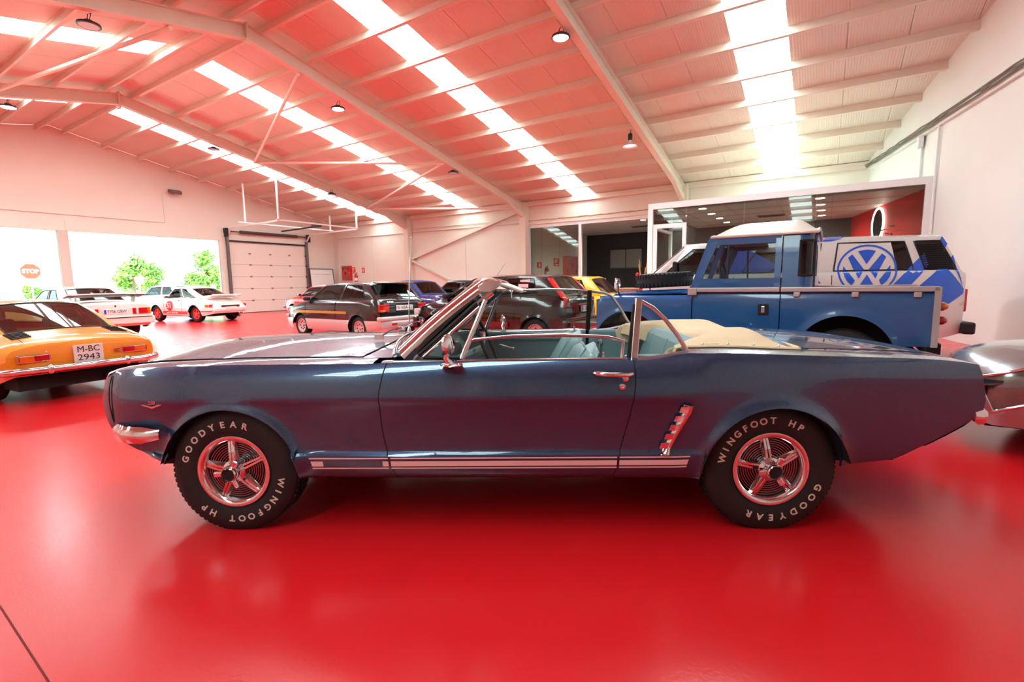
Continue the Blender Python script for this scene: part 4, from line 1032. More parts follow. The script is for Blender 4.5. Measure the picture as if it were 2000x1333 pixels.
# ---------------------------------------------------------------- blue off-road pickup
LBLUE = mat('solid_blue', (6, 88, 150), 0.26, coat=0.8, noise=0.03, nscale=4)
LBLUED = LBLUE
GALV = mat('galvanised', (188, 184, 182), 0.42, metal=0.7)
CREAMR = mat('roof_cream', (226, 218, 208), 0.35, coat=0.5)
LR = empty('pickup_truck', (-0.95, 6.73, 0), math.radians(179.3), 'boxy blue off-road pickup with cream cab roof and spare wheel on its hood', 'truck')
l_ar = [(1.14, .42, .46), (-1.13, .42, .46)]
LB = Body([(1.55, 1.02), (1.50, 1.06), (.36, 1.085), (.35, 1.14), (-1.83, 1.14)], [(1.55, .62), (.36, .55), (-1.83, .60)], l_ar, [(1.55, .79), (1.5, .80), (-1.83, .80)], [(0, .985), (.2, 1.0), (.8, 1.0), (.9, .99), (.97, .965), (1, .93)], 0.0)
def lr_panel(name, sg, x0, x1, z0=None, m=LBLUE, par=None):
    mb = MB(); xs = columns(x0 - .003, x1 + .003, [a for a in l_ar if x1 < a[0] < x0]); LB.side(mb, sg, xs, 12, 0, z0); return mb.build(name, m, par or LR, smooth=35, solid=.01)
for sg in (1, -1):
    lr_panel('front_wing', sg, 1.55, .36)
    d = lr_panel('door', sg, .35, -.545)
    lr_panel('tub_side', sg, -.55, -1.83)
    # galvanised waist capping and brackets
    for a, b in ((.34, -.54), (-.55, -1.84)):
        mb = MB(); mb.bb(a, b, sg * .735, sg * .815, 1.118, 1.168); mb.build('waist_capping', GALV, LR, bevel=.008)
    for x in (-.70, -1.20, -1.68):
        mb = MB(); mb.box((x, sg * .815, 1.09), (.06, .02, .05)); mb.build('cleat', GALV, LR, bevel=.008)
    for z in (1.125, .70):
        mb = MB(); mb.box((.35, sg * .815, z), (.10, .03, .085)); mb.build('door_hinge', GALV, LR, bevel=.006)
    mb = MB(); mb.box((-.39, sg * .803, .93), (.105, .012, .12)); hb = mb.build('door_handle', BLACK, LR, bevel=.01)
    mb = MB(); mb.box((-.39, sg * .815, .93), (.03, .02, .07)); mb.build('handle_lever', CHROME, hb, bevel=.004)
    # door top with sliding windows
    y0, y1 = .775, .715
    def P(x, z, dy=0): return (x, sg * (y0 + (y1 - y0) * (z - 1.16) / .57 + dy), z)
    fm = MB()
    fm.bar(P(.325, 1.16), P(.115, 1.73), .055, .04, (0, 1, 0)); fm.bar(P(.34, 1.215), P(-.53, 1.215), .11, .04, (0, 1, 0)); fm.bar(P(.13, 1.69), P(-.53, 1.69), .09, .04, (0, 1, 0)); fm.bar(P(-.51, 1.17), P(-.51, 1.73), .06, .04, (0, 1, 0))
    dt = fm.build('door_top', LBLUED, LR)
    for a, b, dy in ((.275, -.02, .0), (.0, -.49, -.012)):
        g = MB(); g.add([P(a, 1.265, dy), P(b, 1.265, dy), P(b, 1.65, dy), P(a - (.14 if a > .2 else 0), 1.65, dy)], [(0, 1, 2, 3)]); w = g.build('sliding_window', CARGLASS, dt)
    mb = MB(); mb.bar(P(-.01, 1.265, .006), P(-.01, 1.65, .006), .02, .012, (0, 1, 0)); mb.build('window_channel', BLACK, dt)
    # cab rear quarter with curved corner window
    def cq(u, v):
        a = u * 1.15; z = 1.165 + .565 * v; yy = y0 + (y1 - y0) * v
        if a < .55: x = -.55 - .18 * a / .55; y = yy
        else:
            t = (a - .55) / .6 * PI / 2; x = -.73 - .10 * math.sin(t); y = yy - .10 * (1 - math.cos(t))
        return (x, sg * y, z)
    fm = MB()
    ws = patch(cq, [0, .42, .95, 1], [0, .22, .86, 1], {(1, 1)}, fm, 6)
    cqf = fm.build('cab_corner', LBLUED, LR, smooth=40, weld=True, solid=.02)
    for w, gg in ws:
        o = w.build('corner_window', CARGLASSD, cqf, smooth=60)
        loop = [gg(i / 8, 0) for i in range(8)] + [gg(1, i / 6) for i in range(6)] + [gg(1 - i / 8, 1) for i in range(8)] + [gg(0, 1 - i / 6) for i in range(6)]
        t = MB(); t.tube(loop, .014, 6, closed=True); t.build('window_seal', RUBBER, o, smooth=60)
mb = MB(); mb.bb(-.85, -.82, -.62, .62, 1.16, 1.72); cb = mb.build('cab_back', LBLUED, LR)
mb = MB(); mb.bb(-.855, -.853, -.42, .42, 1.28, 1.62); mb.build('rear_window', mat('dark_pane', (30, 34, 36), .1, coat=1), cb)
# roof
def lroof(u, v):
    x = .17 + (-.86 - .17) * u; y = (2 * v - 1) * .745; q = 1 - abs(2 * v - 1) ** 3.2
    e = max(0, math.sin(PI * min(.5, u / .62 + .0))) ** .8 * (1 - sstep(.80, 1, u) * .8)
    return (x, y, 1.735 + (.03 + .15 * e) * q ** .8)
mb = MB(); mb.grid(lroof, 22, 24); rf = mb.build('cab_roof', CREAMR, LR, smooth=50)
mb = MB(); mb.tube([lroof(k / 20, 0) for k in range(21)] + [lroof(1, k / 12) for k in range(1, 13)] + [lroof(1 - k / 20, 1) for k in range(1, 21)] + [lroof(0, 1 - k / 12) for k in range(1, 12)], .016, 6, closed=True); mb.build('roof_gutter', CREAMR, rf, smooth=60)
mb = MB(); mb.bb(-.82, .15, -.70, .70, 1.70, 1.715); mb.build('headlining', mat('headlining', (190, 184, 172), .8), rf)
# windscreen
wf_ = MB()
for y in (-.74, 0, .74): wf_.bar((.375, y, 1.13), (.17, y * .965, 1.74), .05, .045, (0, 1, 0))
wf_.bar((.375, -.74, 1.15), (.375, .74, 1.15), .05, .07); wf_.bar((.175, -.72, 1.72), (.175, .72, 1.72), .05, .06)
wso = wf_.build('windscreen_frame', LBLUED, LR)
for s in (-1, 1):
    g = MB(); g.add([(.37, s * .03, 1.18), (.37, s * .71, 1.18), (.19, s * .69, 1.69), (.19, s * .03, 1.69)], [(0, 1, 2, 3)]); g.build('windscreen', CARGLASS, wso)
# bonnet, front, bulkhead
mb = MB(); mb.grid(lambda u, v: (.42 + 1.08 * u, (2 * v - 1) * (.56 - .05 * u), 1.125 + .03 * (1 - (2 * v - 1) ** 4) - .035 * u - .05 * sstep(.9, 1, u)), 12, 14); mb.build('bonnet', LBLUE, LR, smooth=40, solid=.02)
for s in (-1, 1):
    mb = MB(); mb.bb(.40, 1.53, s * .50, s * .745, 1.035, 1.075); mb.build('wing_top', LBLUE, LR, bevel=.012)
mb = MB(); mb.bb(.34, .42, -.76, .76, .6, 1.15); mb.build('bulkhead', LBLUED, LR)
mb = MB(); mb.bb(1.40, 1.46, -.5, .5, .62, 1.06); gr = mb.build('radiator_grille', TRIM, LR)
mb = MB(); mb.bb(1.53, 1.555, -.79, -.46, .62, 1.03); mb.bb(1.53, 1.555, .46, .79, .62, 1.03); mb.build('wing_front', LBLUE, LR)
for s in (-1, 1):
    mb = MB(); mb.lathe([(.09, 0), (.09, .03), (.0, .05)], (1.555, s * .62, .86), 'x', 20); mb.build('headlight', LAMPC, LR, smooth=40)
mb = MB(); mb.bb(1.62, 1.72, -.76, .76, .50, .62); mb.build('front_bumper', GALV, LR, bevel=.01)
mb = MB(); mb.bb(-1.75, 1.6, -.45, .45, .40, .52); mb.build('chassis', UNDER, LR)
mb = MB(); mb.bar((-1.83, -.78, .57), (-1.83, .78, .57), .10, .12); mb.build('rear_crossmember', UNDER, LR)
# load bed
mb = MB(); mb.bb(-1.81, -.86, -.42, .42, .68, .72); mb.build('bed_floor', GALV, LR)
mb = MB(); mb.bb(-1.845, -1.815, -.72, .72, .60, 1.13); tg = mb.build('tailgate', LBLUE, LR, bevel=.008)
mb = MB(); mb.bb(-1.85, -1.81, -.74, .74, 1.11, 1.15); mb.build('tailgate_cap', GALV, tg)
for s in (-1, 1):
    mb = MB(); mb.bb(-1.85, -1.80, s * .755, s * .815, .60, 1.16); mb.build('tub_corner', GALV, LR)
    for z, m in ((.98, LAMPO), (.85, LAMPR)):
        mb = MB(); mb.lathe([(.042, 0), (.042, .03), (.02, .06), (0, .065)], (-1.85, s * .74, z), 'x', 16, -1); mb.build('tail_light', m, LR, smooth=40)
LB.well(LR)
for x in (1.13, -1.13):
    for s in (1, -1):
        wheel(LR, x, s * .66, .37, .18, .20, mat('wheel_blue', (40, 40, 44), .6), 'disc', tyre=RUBBER)
seats(LR, -.35, 1.12, heads=False); steering(LR, .08, .40, 1.27, .2)
# wing mirrors
for s in (1, -1):
    mb = MB(); mb.tube([(1.30, s * .60, 1.05), (1.31, s * .66, 1.12), (1.33, s * .60, 1.20)], .010, 6); mm = mb.build('wing_mirror', BLACK, LR)
    mb = MB(); mb.lathe([(0, .012), (.055, .008), (.06, -.008)], (1.335, s * .60, 1.235), 'x', 20); mb.build('mirror_glass', CHROME, mm, smooth=40)
# spare wheel lying on the bonnet
sp_ = MB(); r_, rm_ = .365, .19
sp_.lathe([(rm_, -.07), (rm_ + .02, -.09), (r_ - .04, -.095), (r_ - .006, -.07), (r_, -.04), (r_, .04), (r_ - .006, .07), (r_ - .04, .095), (rm_ + .02, .09), (rm_, .07)], (0, 0, 0), 'z', 44)
spw = sp_.build('spare_wheel', RUBBER, LR, smooth=40); spw.location = (.91, 0, 1.262); spw.rotation_euler = (0, .05, 0)
mb = MB()
for k in range(44):
    a = 2 * PI * k / 44
    for s in (-1, 1): mb.box(((r_ + .002) * math.cos(a), (r_ + .002) * math.sin(a), s * .055), (.02, .026, .055), Matrix.Rotation(a, 3, 'Z'))
mb.build('tread', RUBBER, spw, kind='stuff')
mb = MB(); mb.lathe([(rm_ + .004, .06), (rm_ - .03, .0), (.08, .0), (0, .0)], (0, 0, 0), 'z', 28); mb.build('rim', mat('wheel_blue', (40, 40, 44), .6), spw, smooth=40)

# ---------------------------------------------------------------- white and blue van
VWHITE = mat('van_white', (236, 234, 232), 0.25, coat=0.8)
VBLUE = mat('van_blue', (22, 100, 226), 0.3, coat=0.8)
VW = empty('van', (-0.73, 9.68, 0), math.radians(190), 'white van with blue diagonal stripes and a big round emblem on its side', 'van')
VB = Body([(2.22, .95), (2.18, 1.12), (2.08, 1.30), (1.95, 1.345), (-2.12, 1.345), (-2.2, 1.335), (-2.26, 1.30)], [(2.22, .45), (1.9, .36), (-1.9, .36), (-2.26, .45)], [(1.36, .36, .34), (-1.1, .36, .34)], [(2.22, .80), (2.1, .88), (1.9, .915), (0, .92), (-2.0, .915), (-2.2, .88), (-2.26, .84)], [(0, .94), (.2, .985), (.55, 1.0), (.66, 1.0), (.72, .994), (.9, .985), (1, .955)], 0.0)
xs = columns(2.22, -2.26, VB.arches)
mb = MB()
for sg in (-1, 1): VB.side(mb, sg, xs, 18)
VB.end(mb, 2.22, 1, .05); VB.end(mb, -2.26, -1, .04)
VB.topsurf(mb, [x for x in xs if x > 1.9]); VB.topsurf(mb, [x for x in xs if x < -2.1])
mb.build('body', VWHITE, VW, smooth=40, weld=True)
mid = MB(); VB.topsurf(mid, [x for x in xs if -2.2 < x < 2.0], lift=-.03); mid.build('interior', INTD, VW)
VB.well(VW)
mb = MB(); mb.bb(-2.0, 2.0, -.55, .55, .3, .5); mb.build('underbody', UNDER, VW)
gv = dict(xa=2.05, xat=1.45, xct=-1.96, xc=-2.22, zr=1.83, wr=.775, ins=.035, bow=.12, bbow=.05, crown=.075, bulge=.015, arc=.02, sub=[0, .05, .25, .335, .575, .635, .868, .9, .985, 1], svb=[0, .05, .87, 1], swin={(1, 1), (3, 1), (5, 1), (7, 1)}, seal=.012)
vs_, _, _ = cabin(VW, VB, gv, VWHITE, None, CARGLASSD)
side_f = vs_(1)
def vdec(name, fn, m, nu=8, nv=6, par=VW):
    mb = MB(); mb.grid(fn, nu, nv); return mb.build(name, m, par, smooth=60)
def sideP(u, v, o=.006):
    p = side_f(u, v); return (p[0], p[1] + o, p[2])
vdec('window_panel', lambda a, b: sideP(.638 + (.822 - .638) * a, .055 + .81 * b, .003), VWHITE)
# engine air louvres
lv = vdec('air_vent', lambda a, b: sideP(.897 + .09 * a, .04 + .84 * b, .003), BLACK)
for k in range(12):
    mb = MB(); mb.grid(lambda a, b: sideP(.902 + .08 * a, .07 + .064 * k + .03 * b, .006 + .012 * (1 - b)), 4, 2); mb.build('louvre', TRIM, lv, solid=.003)
def vside(x, z, o=.005):
    """near-side surface of the van at a given x, z"""
    if z < VB.top(x) - .001: return Vector((x, VB.S(x, z) + o, z))
    v = min(1, (z - 1.341) / (1.845 - 1.341))
    a = gv['xa'] + (gv['xat'] - gv['xa']) * v; c = gv['xc'] + (gv['xct'] - gv['xc']) * v
    p = side_f(min(1, max(0, (a - x) / (a - c))), v); return Vector((x, p[1] + o, z))
def quadstripe(name, pts, n=10, o=.005):
    A, B_, C, D = [Vector((p[0], p[1])) for p in pts]
    def fn(u, v):
        p = A.lerp(B_, u).lerp(D.lerp(C, u), v); return vside(p.x, p.y, o)
    return vdec(name, fn, VBLUE, n, n)
# diagonal stripes
quadstripe('side_stripe', [(-1.36, 1.10), (-1.58, 1.10), (-1.82, 1.42), (-1.765, 1.60)])
quadstripe('side_stripe', [(-1.62, 1.03), (-1.93, 1.37), (-2.03, 1.37), (-2.235, 1.08)])
quadstripe('side_stripe', [(-1.62, 1.03), (-2.235, 1.08), (-2.23, 1.02), (-1.98, .80)])
quadstripe('side_stripe', [(-2.115, 1.37), (-2.07, 1.52), (-2.10, 1.56), (-2.22, 1.10)])
quadstripe('side_stripe', [(-1.94, 1.77), (-1.965, 1.83), (-2.03, 1.72), (-1.99, 1.63)])
quadstripe('side_stripe', [(.95, 1.35), (.30, 1.35), (.05, 1.45), (.62, 1.80)], 10, .004)
quadstripe('side_stripe', [(.9, 1.18), (-.5, 1.18), (-.45, 1.25), (.9, 1.25)])
def roofstripe(x0, x1):
    mb = MB()
    def fn(u, v):
        q = v; y = .77 * (1 - 2 * q); s = 1 - (1 - 2 * q) ** 2
        return (x0 + (x1 - x0) * u - .45 * q, y, 1.838 + gv['crown'] * s + .02 * math.sin(PI * (1.45 - (x0 - .45 * q)) / 3.41))
    mb.grid(fn, 4, 14); mb.build('roof_stripe', VBLUE, VW, smooth=60)
roofstripe(-.26, -.40); roofstripe(-.52, -.74)
quadstripe('side_stripe', [(-.40, 1.815), (-.62, 1.815), (-.76, 1.845), (-.54, 1.845)])
# round emblem
LC, LRAD = (-1.08, 1.375), .372
def onface(pts2, name, par=None, o=.008):
    mb = MB()
    for quad in pts2:
        A, B_, C, D = [Vector(p) for p in quad]
        def fn(u, v):
            p = A.lerp(B_, u).lerp(D.lerp(C, u), v); return vside(LC[0] - p.x * LRAD, LC[1] + p.y * LRAD, o)
        mb.grid(fn, 6, 6)
    return mb.build(name, VBLUE, par or VW, smooth=60)
mb = MB()
def ring(u, v):
    a = 2 * PI * u; r = LRAD * (.93 + .07 * v); return vside(LC[0] - r * math.cos(a), LC[1] + r * math.sin(a), .008)
mb.grid(ring, 64, 2); emb = mb.build('round_emblem', VBLUE, VW, smooth=60)
R2 = .80
def circ(a): return (R2 * math.cos(math.radians(a)), R2 * math.sin(math.radians(a)))
w = .13
# white monogram cut by blue fields: blue fields between the strokes of V over W
def field(poly, name='emblem_field'):
    # fan triangulated as thin quads from centroid
    cx = sum(p[0] for p in poly) / len(poly); cy = sum(p[1] for p in poly) / len(poly); quads = []
    for i in range(len(poly)):
        a, b = poly[i], poly[(i + 1) % len(poly)]; quads.append(((cx, cy), a, b, (cx, cy)))
    return onface(quads, name, emb)
field([circ(112), circ(101), circ(90), circ(79), circ(68), (.0, .22)])                                   # inside of the V
for s in (1, -1):
    P2 = lambda x, y: (s * x, y)
    C2 = lambda a: (s * circ(a)[0], circ(a)[1])
    field([C2(52), C2(44), C2(38), P2(.02 + .0, -.02), P2(.13, .05), P2(.20, -.28), P2(.33, -.28)][0:3] + [P2(.28, -.36), P2(.08, .02)])   # between V arm and W arm
    field([C2(12), C2(-4), C2(-20), C2(-36), C2(-52), P2(.40, -.42)])                                      # outer field
field([circ(-112), circ(-101), circ(-90), circ(-79), circ(-68), (.0, -.18)])
# bumpers, lamps, wheels
for x, s in ((-2.31, -1), (2.27, 1)):
    mb = MB(); mb.box((x, 0, .53), (.14, 1.90, .17)); b_ = mb.build('bumper', TRIM, VW, bevel=.03)
for s in (-1, 1):
    lamp(VW, 'tail_light', (-2.27, s * .76, .92), (.05, .14, .32), LAMPR)
    mb = MB(); mb.lathe([(.10, 0), (.10, .03), (0, .05)], (2.26, s * .62, .86), 'x', 20); mb.build('headlight', LAMPC, VW, smooth=40)
mb = MB(); mb.box((2.27, 0, .86), (.03, 1.5, .24)); mb.build('front_grille', BLACK, VW)
for x in (1.36, -1.1):
    for s in (1, -1): wheel(VW, x, s * .79, .32, .19, .19, ALLOY, 'disc')
for sg in (1, -1):
    t = MB(); t.box((1.62, sg * 1.02, 1.46), (.07, .16, .22)); t.build('door_mirror', BLACK, VW, bevel=.02)
for s in (1,):
    for x in (.72, -.64):
        mb = MB(); mb.tube([(x, VB.S(x, z) + .002, z) for z in [.5 + .08 * k for k in range(11)]], .005, 4); mb.build('door_seam', DARKSEAM, VW)
    mb = MB(); mb.tube([(x, VB.S(x, .985) + .002, .985) for x in [2.0 - .2 * k for k in range(21)]], .006, 4); mb.build('waist_groove', mat('groove_grey', (150, 150, 152), .5), VW)

# ---------------------------------------------------------------- orange rear-engined coupe
AOR = mat('orange_paint', (246, 158, 34), 0.25, coat=1.0, noise=0.02, nscale=3)
sp = dict(paint=AOR, top=[(1.95, .50), (1.88, .58), (1.6, .66), (1.0, .72), (.72, .745), (-.5, .765), (-1.1, .755), (-1.5, .70), (-1.74, .655), (-1.80, .63)],
  sill=[(1.95, .36), (1.6, .25), (1.0, .2), (-1.2, .2), (-1.62, .27), (-1.80, .33)], wx=(1.05, -1.05), ar=.31, r=.285, trk=.62, rim=.165, tw=.17, rimm=ALLOY, style='spoke',
  plan=[(1.95, .50), (1.85, .62), (1.5, .72), (.9, .745), (0, .735), (-.9, .765), (-1.4, .76), (-1.68, .735), (-1.80, .69)], sec=[(0, .92), (.2, .975), (.5, 1.0), (.75, .985), (.92, .92), (1, .82)], crown=.055, fb=.08, rb=.035,
  g=dict(xa=.82, xat=.28, xct=-.42, xc=-1.20, zr=1.075, zct=1.06, wr=.50, ins=.05, bow=.2, bbow=.12, crown=.05, bulge=.03, arc=.02, sub=[0, .08, .52, .57, .80, 1], svb=[0, .08, .86, 1], swin={(1, 1), (3, 1)}, bwin=([0, .07, .93, 1], [0, .05, .95, 1], {(1, 1)}), seal=.011),
  doors=[(.55, -.45)], handle=CHROME, seatx=-.25, glass=CARGLASS)
al, AB, _ = std_car('sports_coupe', (-9.05, 1.95, 184.0), sp, 'low orange sports coupe with chrome rear bumper and rectangular tail lights')
for s in (1, -1):
    o = lamp(al, 'tail_light', (-1.822, s * .47, .515), (.03, .28, .085), CHROME)
    lamp(o, 'lens', (-.012, s * .06, 0), (.016, .12, .062), LAMPO, bevel=.004); lamp(o, 'lens', (-.012, -s * .065, 0), (.016, .12, .062), LAMPR, bevel=.004)
    v = MB()
    for k in range(5):
        x = -1.28 - .055 * k; v.box((x, s * .46, AB.top(x) + AB.crown * (1 - (.46 / AB.S(x, AB.top(x))) ** 2) + .004), (.034, .17, .012), Matrix.Rotation(-s * .13, 3, 'X'))
    v.build('air_slats', BLACK, al)
rear_plate(al, (-1.852, 0, .52), .28, .20, ['M-BC', '2943'])
mb = MB(); pts = [(-1.60, .755, .385), (-1.74, .735, .385), (-1.83, .60, .385), (-1.875, .3, .385), (-1.885, 0, .385)]; pts = pts + [(x, -y, z) for x, y, z in pts[::-1][1:]]
mb.tube(pts, [.026] + [.040] * (len(pts) - 2) + [.026], 10); bp = mb.build('rear_bumper', CHROME, al, smooth=60)
for y in (-.36, .36):
    mb = MB(); mb.ball((-1.885, y, .385), .05, 12, 8, (.6, .7, 1.1)); mb.build('overrider', CHROME, bp, smooth=60)
mb = MB(); mb.tube([(-1.45, .78 * 0 - .2, .24), (-1.86, -.2, .24)], .035, 10); mb.build('exhaust_pipe', UNDER, al)
mb = MB(); mb.bb(-1.74, -1.2, -.6, .6, .16, .3); mb.build('engine_tray', UNDER, al)
mb = MB(); mb.box((-1.838, -.285, .53), (.006, .06, .014)); mb.box((-1.838, -.285, .505), (.006, .06, .014)); mb.build('tail_badge', CHROME, al)
for sg in (1, -1):
    t = MB(); t.tube([(-1.16 - .60 * k / 10, sg * (.50 + .02 * k / 10), AB.top(-1.16 - .60 * k / 10) + .034) for k in range(11)], .004, 4); t.build('engine_lid_seam', DARKSEAM, al)

# ---------------------------------------------------------------- white coupe with rear wing
MWH = mat('white_coupe_paint', (240, 226, 216), 0.25, coat=0.9)
sp = dict(paint=MWH, top=[(2.15, .62), (2.1, .72), (1.6, .80), (.95, .86), (-.9, .90), (-1.4, .925), (-1.95, .915), (-2.12, .90), (-2.18, .86)],
  sill=[(2.15, .35), (1.8, .25), (-1.8, .25), (-2.18, .33)], wx=(1.27, -1.25), ar=.335, r=.30, trk=.69, rim=.18, rimm=ALLOY,
  plan=[(2.15, .72), (1.9, .80), (1.2, .835), (0, .84), (-1.4, .835), (-2.0, .80), (-2.18, .77)], sec=SEC, crown=.03, fb=.05, rb=.02,
  g=dict(xa=.90, xat=.20, xct=-.68, xc=-1.38, zr=1.27, wr=.56, ins=.04, bow=.14, bbow=.09, crown=.045, bulge=.02, arc=.025, sub=[0, .06, .50, .56, .85, 1], svb=[0, .05, .88, 1], swin={(1, 1), (3, 1)}),
  doors=[(.85, -.35)], seatx=-.2, rearx=-.95, mirror=(.72, TRIM))
mn, NB, _ = std_car('white_coupe', (-16.9, 4.75, 183.0), sp, 'white two-door coupe with big rear wing and red tail lights')
for s in (1, -1):
    o = lamp(mn, 'tail_light', (-2.195, s * .55, .70), (.03, .40, .16), LAMPR); lamp(o, 'lens', (-.01, -s * .10, 0), (.022, .05, .15), LAMPC, bevel=.004); lamp(o, 'lens', (-.01, s * .16, .0), (.022, .07, .15), LAMPO, bevel=.004)
    mb = MB(); mb.bar((-1.62, s * .60, .91), (-1.72, s * .62, 1.12), .16, .03, (0, 1, 0)); mb.build('wing_support', MWH, mn)
mb = MB(); mb.grid(lambda u, v: (-1.55 - .36 * v - .04 * (1 - (2 * u - 1) ** 2), (2 * u - 1) * .80, 1.10 + .055 * v - .02 * abs(2 * u - 1) ** 3), 16, 6); mb.build('rear_wing', MWH, mn, smooth=50, solid=.03)
mb = MB(); mb.grid(lambda u, v: (-1.56 - .34 * v - .04 * (1 - (2 * u - 1) ** 2), (2 * u - 1) * .785, 1.066 + .055 * v - .02 * abs(2 * u - 1) ** 3), 16, 6); mb.build('wing_underside', TRIM, mn, smooth=50, solid=.012)
rear_plate(mn, (-2.205, .0, .70), .50, .11, ['7756 GBW'], True)
mb = MB(); mb.box((-2.19, 0, .47), (.16, 1.64, .18)); mb.build('rear_bumper', MWH, mn, bevel=.03)
mb = MB(); mb.box((-2.275, 0, .55), (.012, 1.5, .02)); mb.build('bumper_strip', TRIM, mn)
mb = MB(); mb.ball((-2.19, 0, .835), .022, 8, 6); mb.build('boot_lock', TRIM, mn)

# ---------------------------------------------------------------- white rear-engined coupe with racing number
PWH = mat('white_race_paint', (238, 236, 230), 0.22, coat=1.0)
PRED = mat('race_red', (226, 44, 40), 0.3, coat=0.6)
sp = dict(paint=PWH, top=[(1.95, .52), (1.88, .62), (1.6, .74), (1.1, .82), (.78, .855), (-.6, .885), (-1.1, .88), (-1.5, .80), (-1.78, .70), (-1.90, .62)],
  sill=[(1.95, .34), (1.6, .24), (-1.5, .24), (-1.90, .32)], wx=(1.11, -1.10), ar=.335, r=.30, trk=.66, rim=.185, tw=.19, rimm=PRED, style='spoke',
  plan=[(1.95, .55), (1.85, .66), (1.5, .77), (.9, .785), (0, .775), (-.7, .81), (-1.2, .83), (-1.6, .79), (-1.90, .66)], sec=[(0, .92), (.2, .97), (.5, 1.0), (.78, .98), (.93, .91), (1, .80)], crown=.06, fb=.08, rb=.05,
  g=dict(xa=.80, xat=.28, xct=-.45, xc=-1.42, zr=1.265, zct=1.225, wr=.52, ins=.05, bow=.16, bbow=.12, crown=.05, bulge=.03, arc=.03, sub=[0, .06, .46, .50, .80, 1], svb=[0, .06, .88, 1], swin={(1, 1), (3, 1)}, bwin=([0, .1, .9, 1], [0, .28, .93, 1], {(1, 1)}), sealm=CHROME),
  doors=[(.62, -.38)], handle=CHROME, seatx=-.2, rearx=-.8, mirror=(.6, CHROME))
pr, PB, _ = std_car('race_coupe', (-20.6, 9.35, 190.0), sp, 'white rounded coupe with red wheels, red number roundel and ducktail')
def roundel(sg):
    mb = MB()
    def fn(u, v):
        a = 2 * PI * u; x = .30 + .19 * v * math.cos(a); z = .60 + .19 * v * math.sin(a); return (x, sg * (PB.S(x, z) + .012), z)
    mb.grid(fn, 28, 4); r = mb.build('number_roundel', PRED, pr, smooth=60)
    text_obj('race_number', '51', .25, WHITEP, r, (.30, sg * (PB.S(.30, .60) + .022), .60), (-sg, 0, 0), (0, 0, 1), bold=.006)
roundel(1); roundel(-1)
for s in (1, -1):
    mb = MB(); PB.strip(mb, s, .72, -.68, .30, .40, .010, 14); sb = mb.build('side_band', PRED, pr, smooth=60)
    text_obj('band_script', 'Carrera', .125, WHITEP, sb, (.30, s * (PB.S(.3, .35) + .014), .35), (-s, 0, 0), (0, 0, 1), width=.8)
    mb = MB(); PB.strip(mb, s, -1.45, -1.86, .38, .41, .006, 8); mb.build('rear_band', PRED, pr, smooth=60)
    lamp(pr, 'tail_light', (-1.80, s * .62, .60), (.10, .22, .10), LAMPR, rz=s * .35); lamp(pr, 'indicator', (-1.70, s * .74, .60), (.12, .06, .10), LAMPO, rz=s * .5)
    mb = MB(); mb.ball((-1.93, s * .30, .47), .05, 10, 8, (.6, 1, 1.8)); mb.build('overrider', BLACK, pr, smooth=60)
mb = MB(); mb.grid(lambda u, v: (-1.42 - .42 * v - .05 * (1 - (2 * u - 1) ** 2), (2 * u - 1) * .58, .86 - .02 * v + .14 * v ** 2 + .04 * (1 - (2 * u - 1) ** 2) * (1 - v)), 14, 8); mb.build('ducktail', PWH, pr, smooth=50, solid=.04)
mb = MB(); mb.box((-1.90, 0, .46), (.14, 1.30, .17)); mb.build('rear_bumper', PWH, pr, bevel=.05)
rear_plate(pr, (-1.978, 0, .50), .44, .10, ['SS 0911 M'][:0])
mb = MB(); mb.box((-1.955, 0, .57), (.02, .72, .08)); mb.build('tail_panel', mat('tail_dark', (70, 50, 46), .4), pr)
mb = MB(); mb.tube([(-1.5, -.35, .20), (-1.96, -.35, .20)], .03, 8); mb.build('exhaust_pipe', CHROME, pr)

# ---------------------------------------------------------------- small black hatchback with silver lower body
SBLK = mat('black_green_paint', (22, 28, 32), 0.18, coat=1.0)
SSIL = mat('silver_lower', (206, 196, 194), 0.35, metal=0.25, coat=0.6)
sp = dict(paint=SBLK, top=[(1.80, .62), (1.76, .70), (1.4, .80), (.95, .88), (.3, .90), (-1.2, .93), (-1.66, .93), (-1.76, .92), (-1.80, .86)],
  sill=[(1.80, .42), (1.5, .42), (-1.5, .42), (-1.80, .42)], wx=(1.13, -1.13), ar=.315, r=.275, trk=.68, rim=.175, rimm=mat('alloy_pale', (214, 206, 206), .35, metal=.5),
  plan=[(1.80, .66), (1.65, .74), (1.2, .785), (0, .795), (-1.2, .79), (-1.6, .76), (-1.80, .70)], sec=[(0, .99), (.3, 1.0), (.6, .995), (.88, .96), (1, .90)], crown=.03, fb=.05, rb=.03,
  g=dict(xa=.98, xat=.25, xct=-1.36, xc=-1.70, zr=1.28, wr=.58, ins=.03, bow=.14, bbow=.05, crown=.04, bulge=.02, arc=.03, sub=[0, .05, .49, .54, .86, 1], svb=[0, .05, .90, 1], swin={(1, 1), (3, 1)}, bwin=([0, .07, .93, 1], [0, .10, .92, 1], {(1, 1)})),
  doors=[(.88, -.33)], seatx=-.15, rearx=-1.05, mirror=(.80, BLACK))
su, UB, _ = std_car('hatchback', (-10.04, 8.25, 177.8), sp, 'small black hatchback with silver lower body and red tail lights')
UL = Body([(1.84, .46), (-1.86, .46)], [(1.84, .28), (1.5, .2), (-1.5, .2), (-1.86, .28)], UB.arches, [(1.84, .70), (1.68, .77), (1.2, .805), (-1.2, .81), (-1.65, .785), (-1.86, .72)], [(0, .95), (.3, .985), (.8, 1.0), (1, .99)], 0.0)
mb = MB(); xs = columns(1.84, -1.86, UL.arches)
for sg in (-1, 1): UL.side(mb, sg, xs, 5)
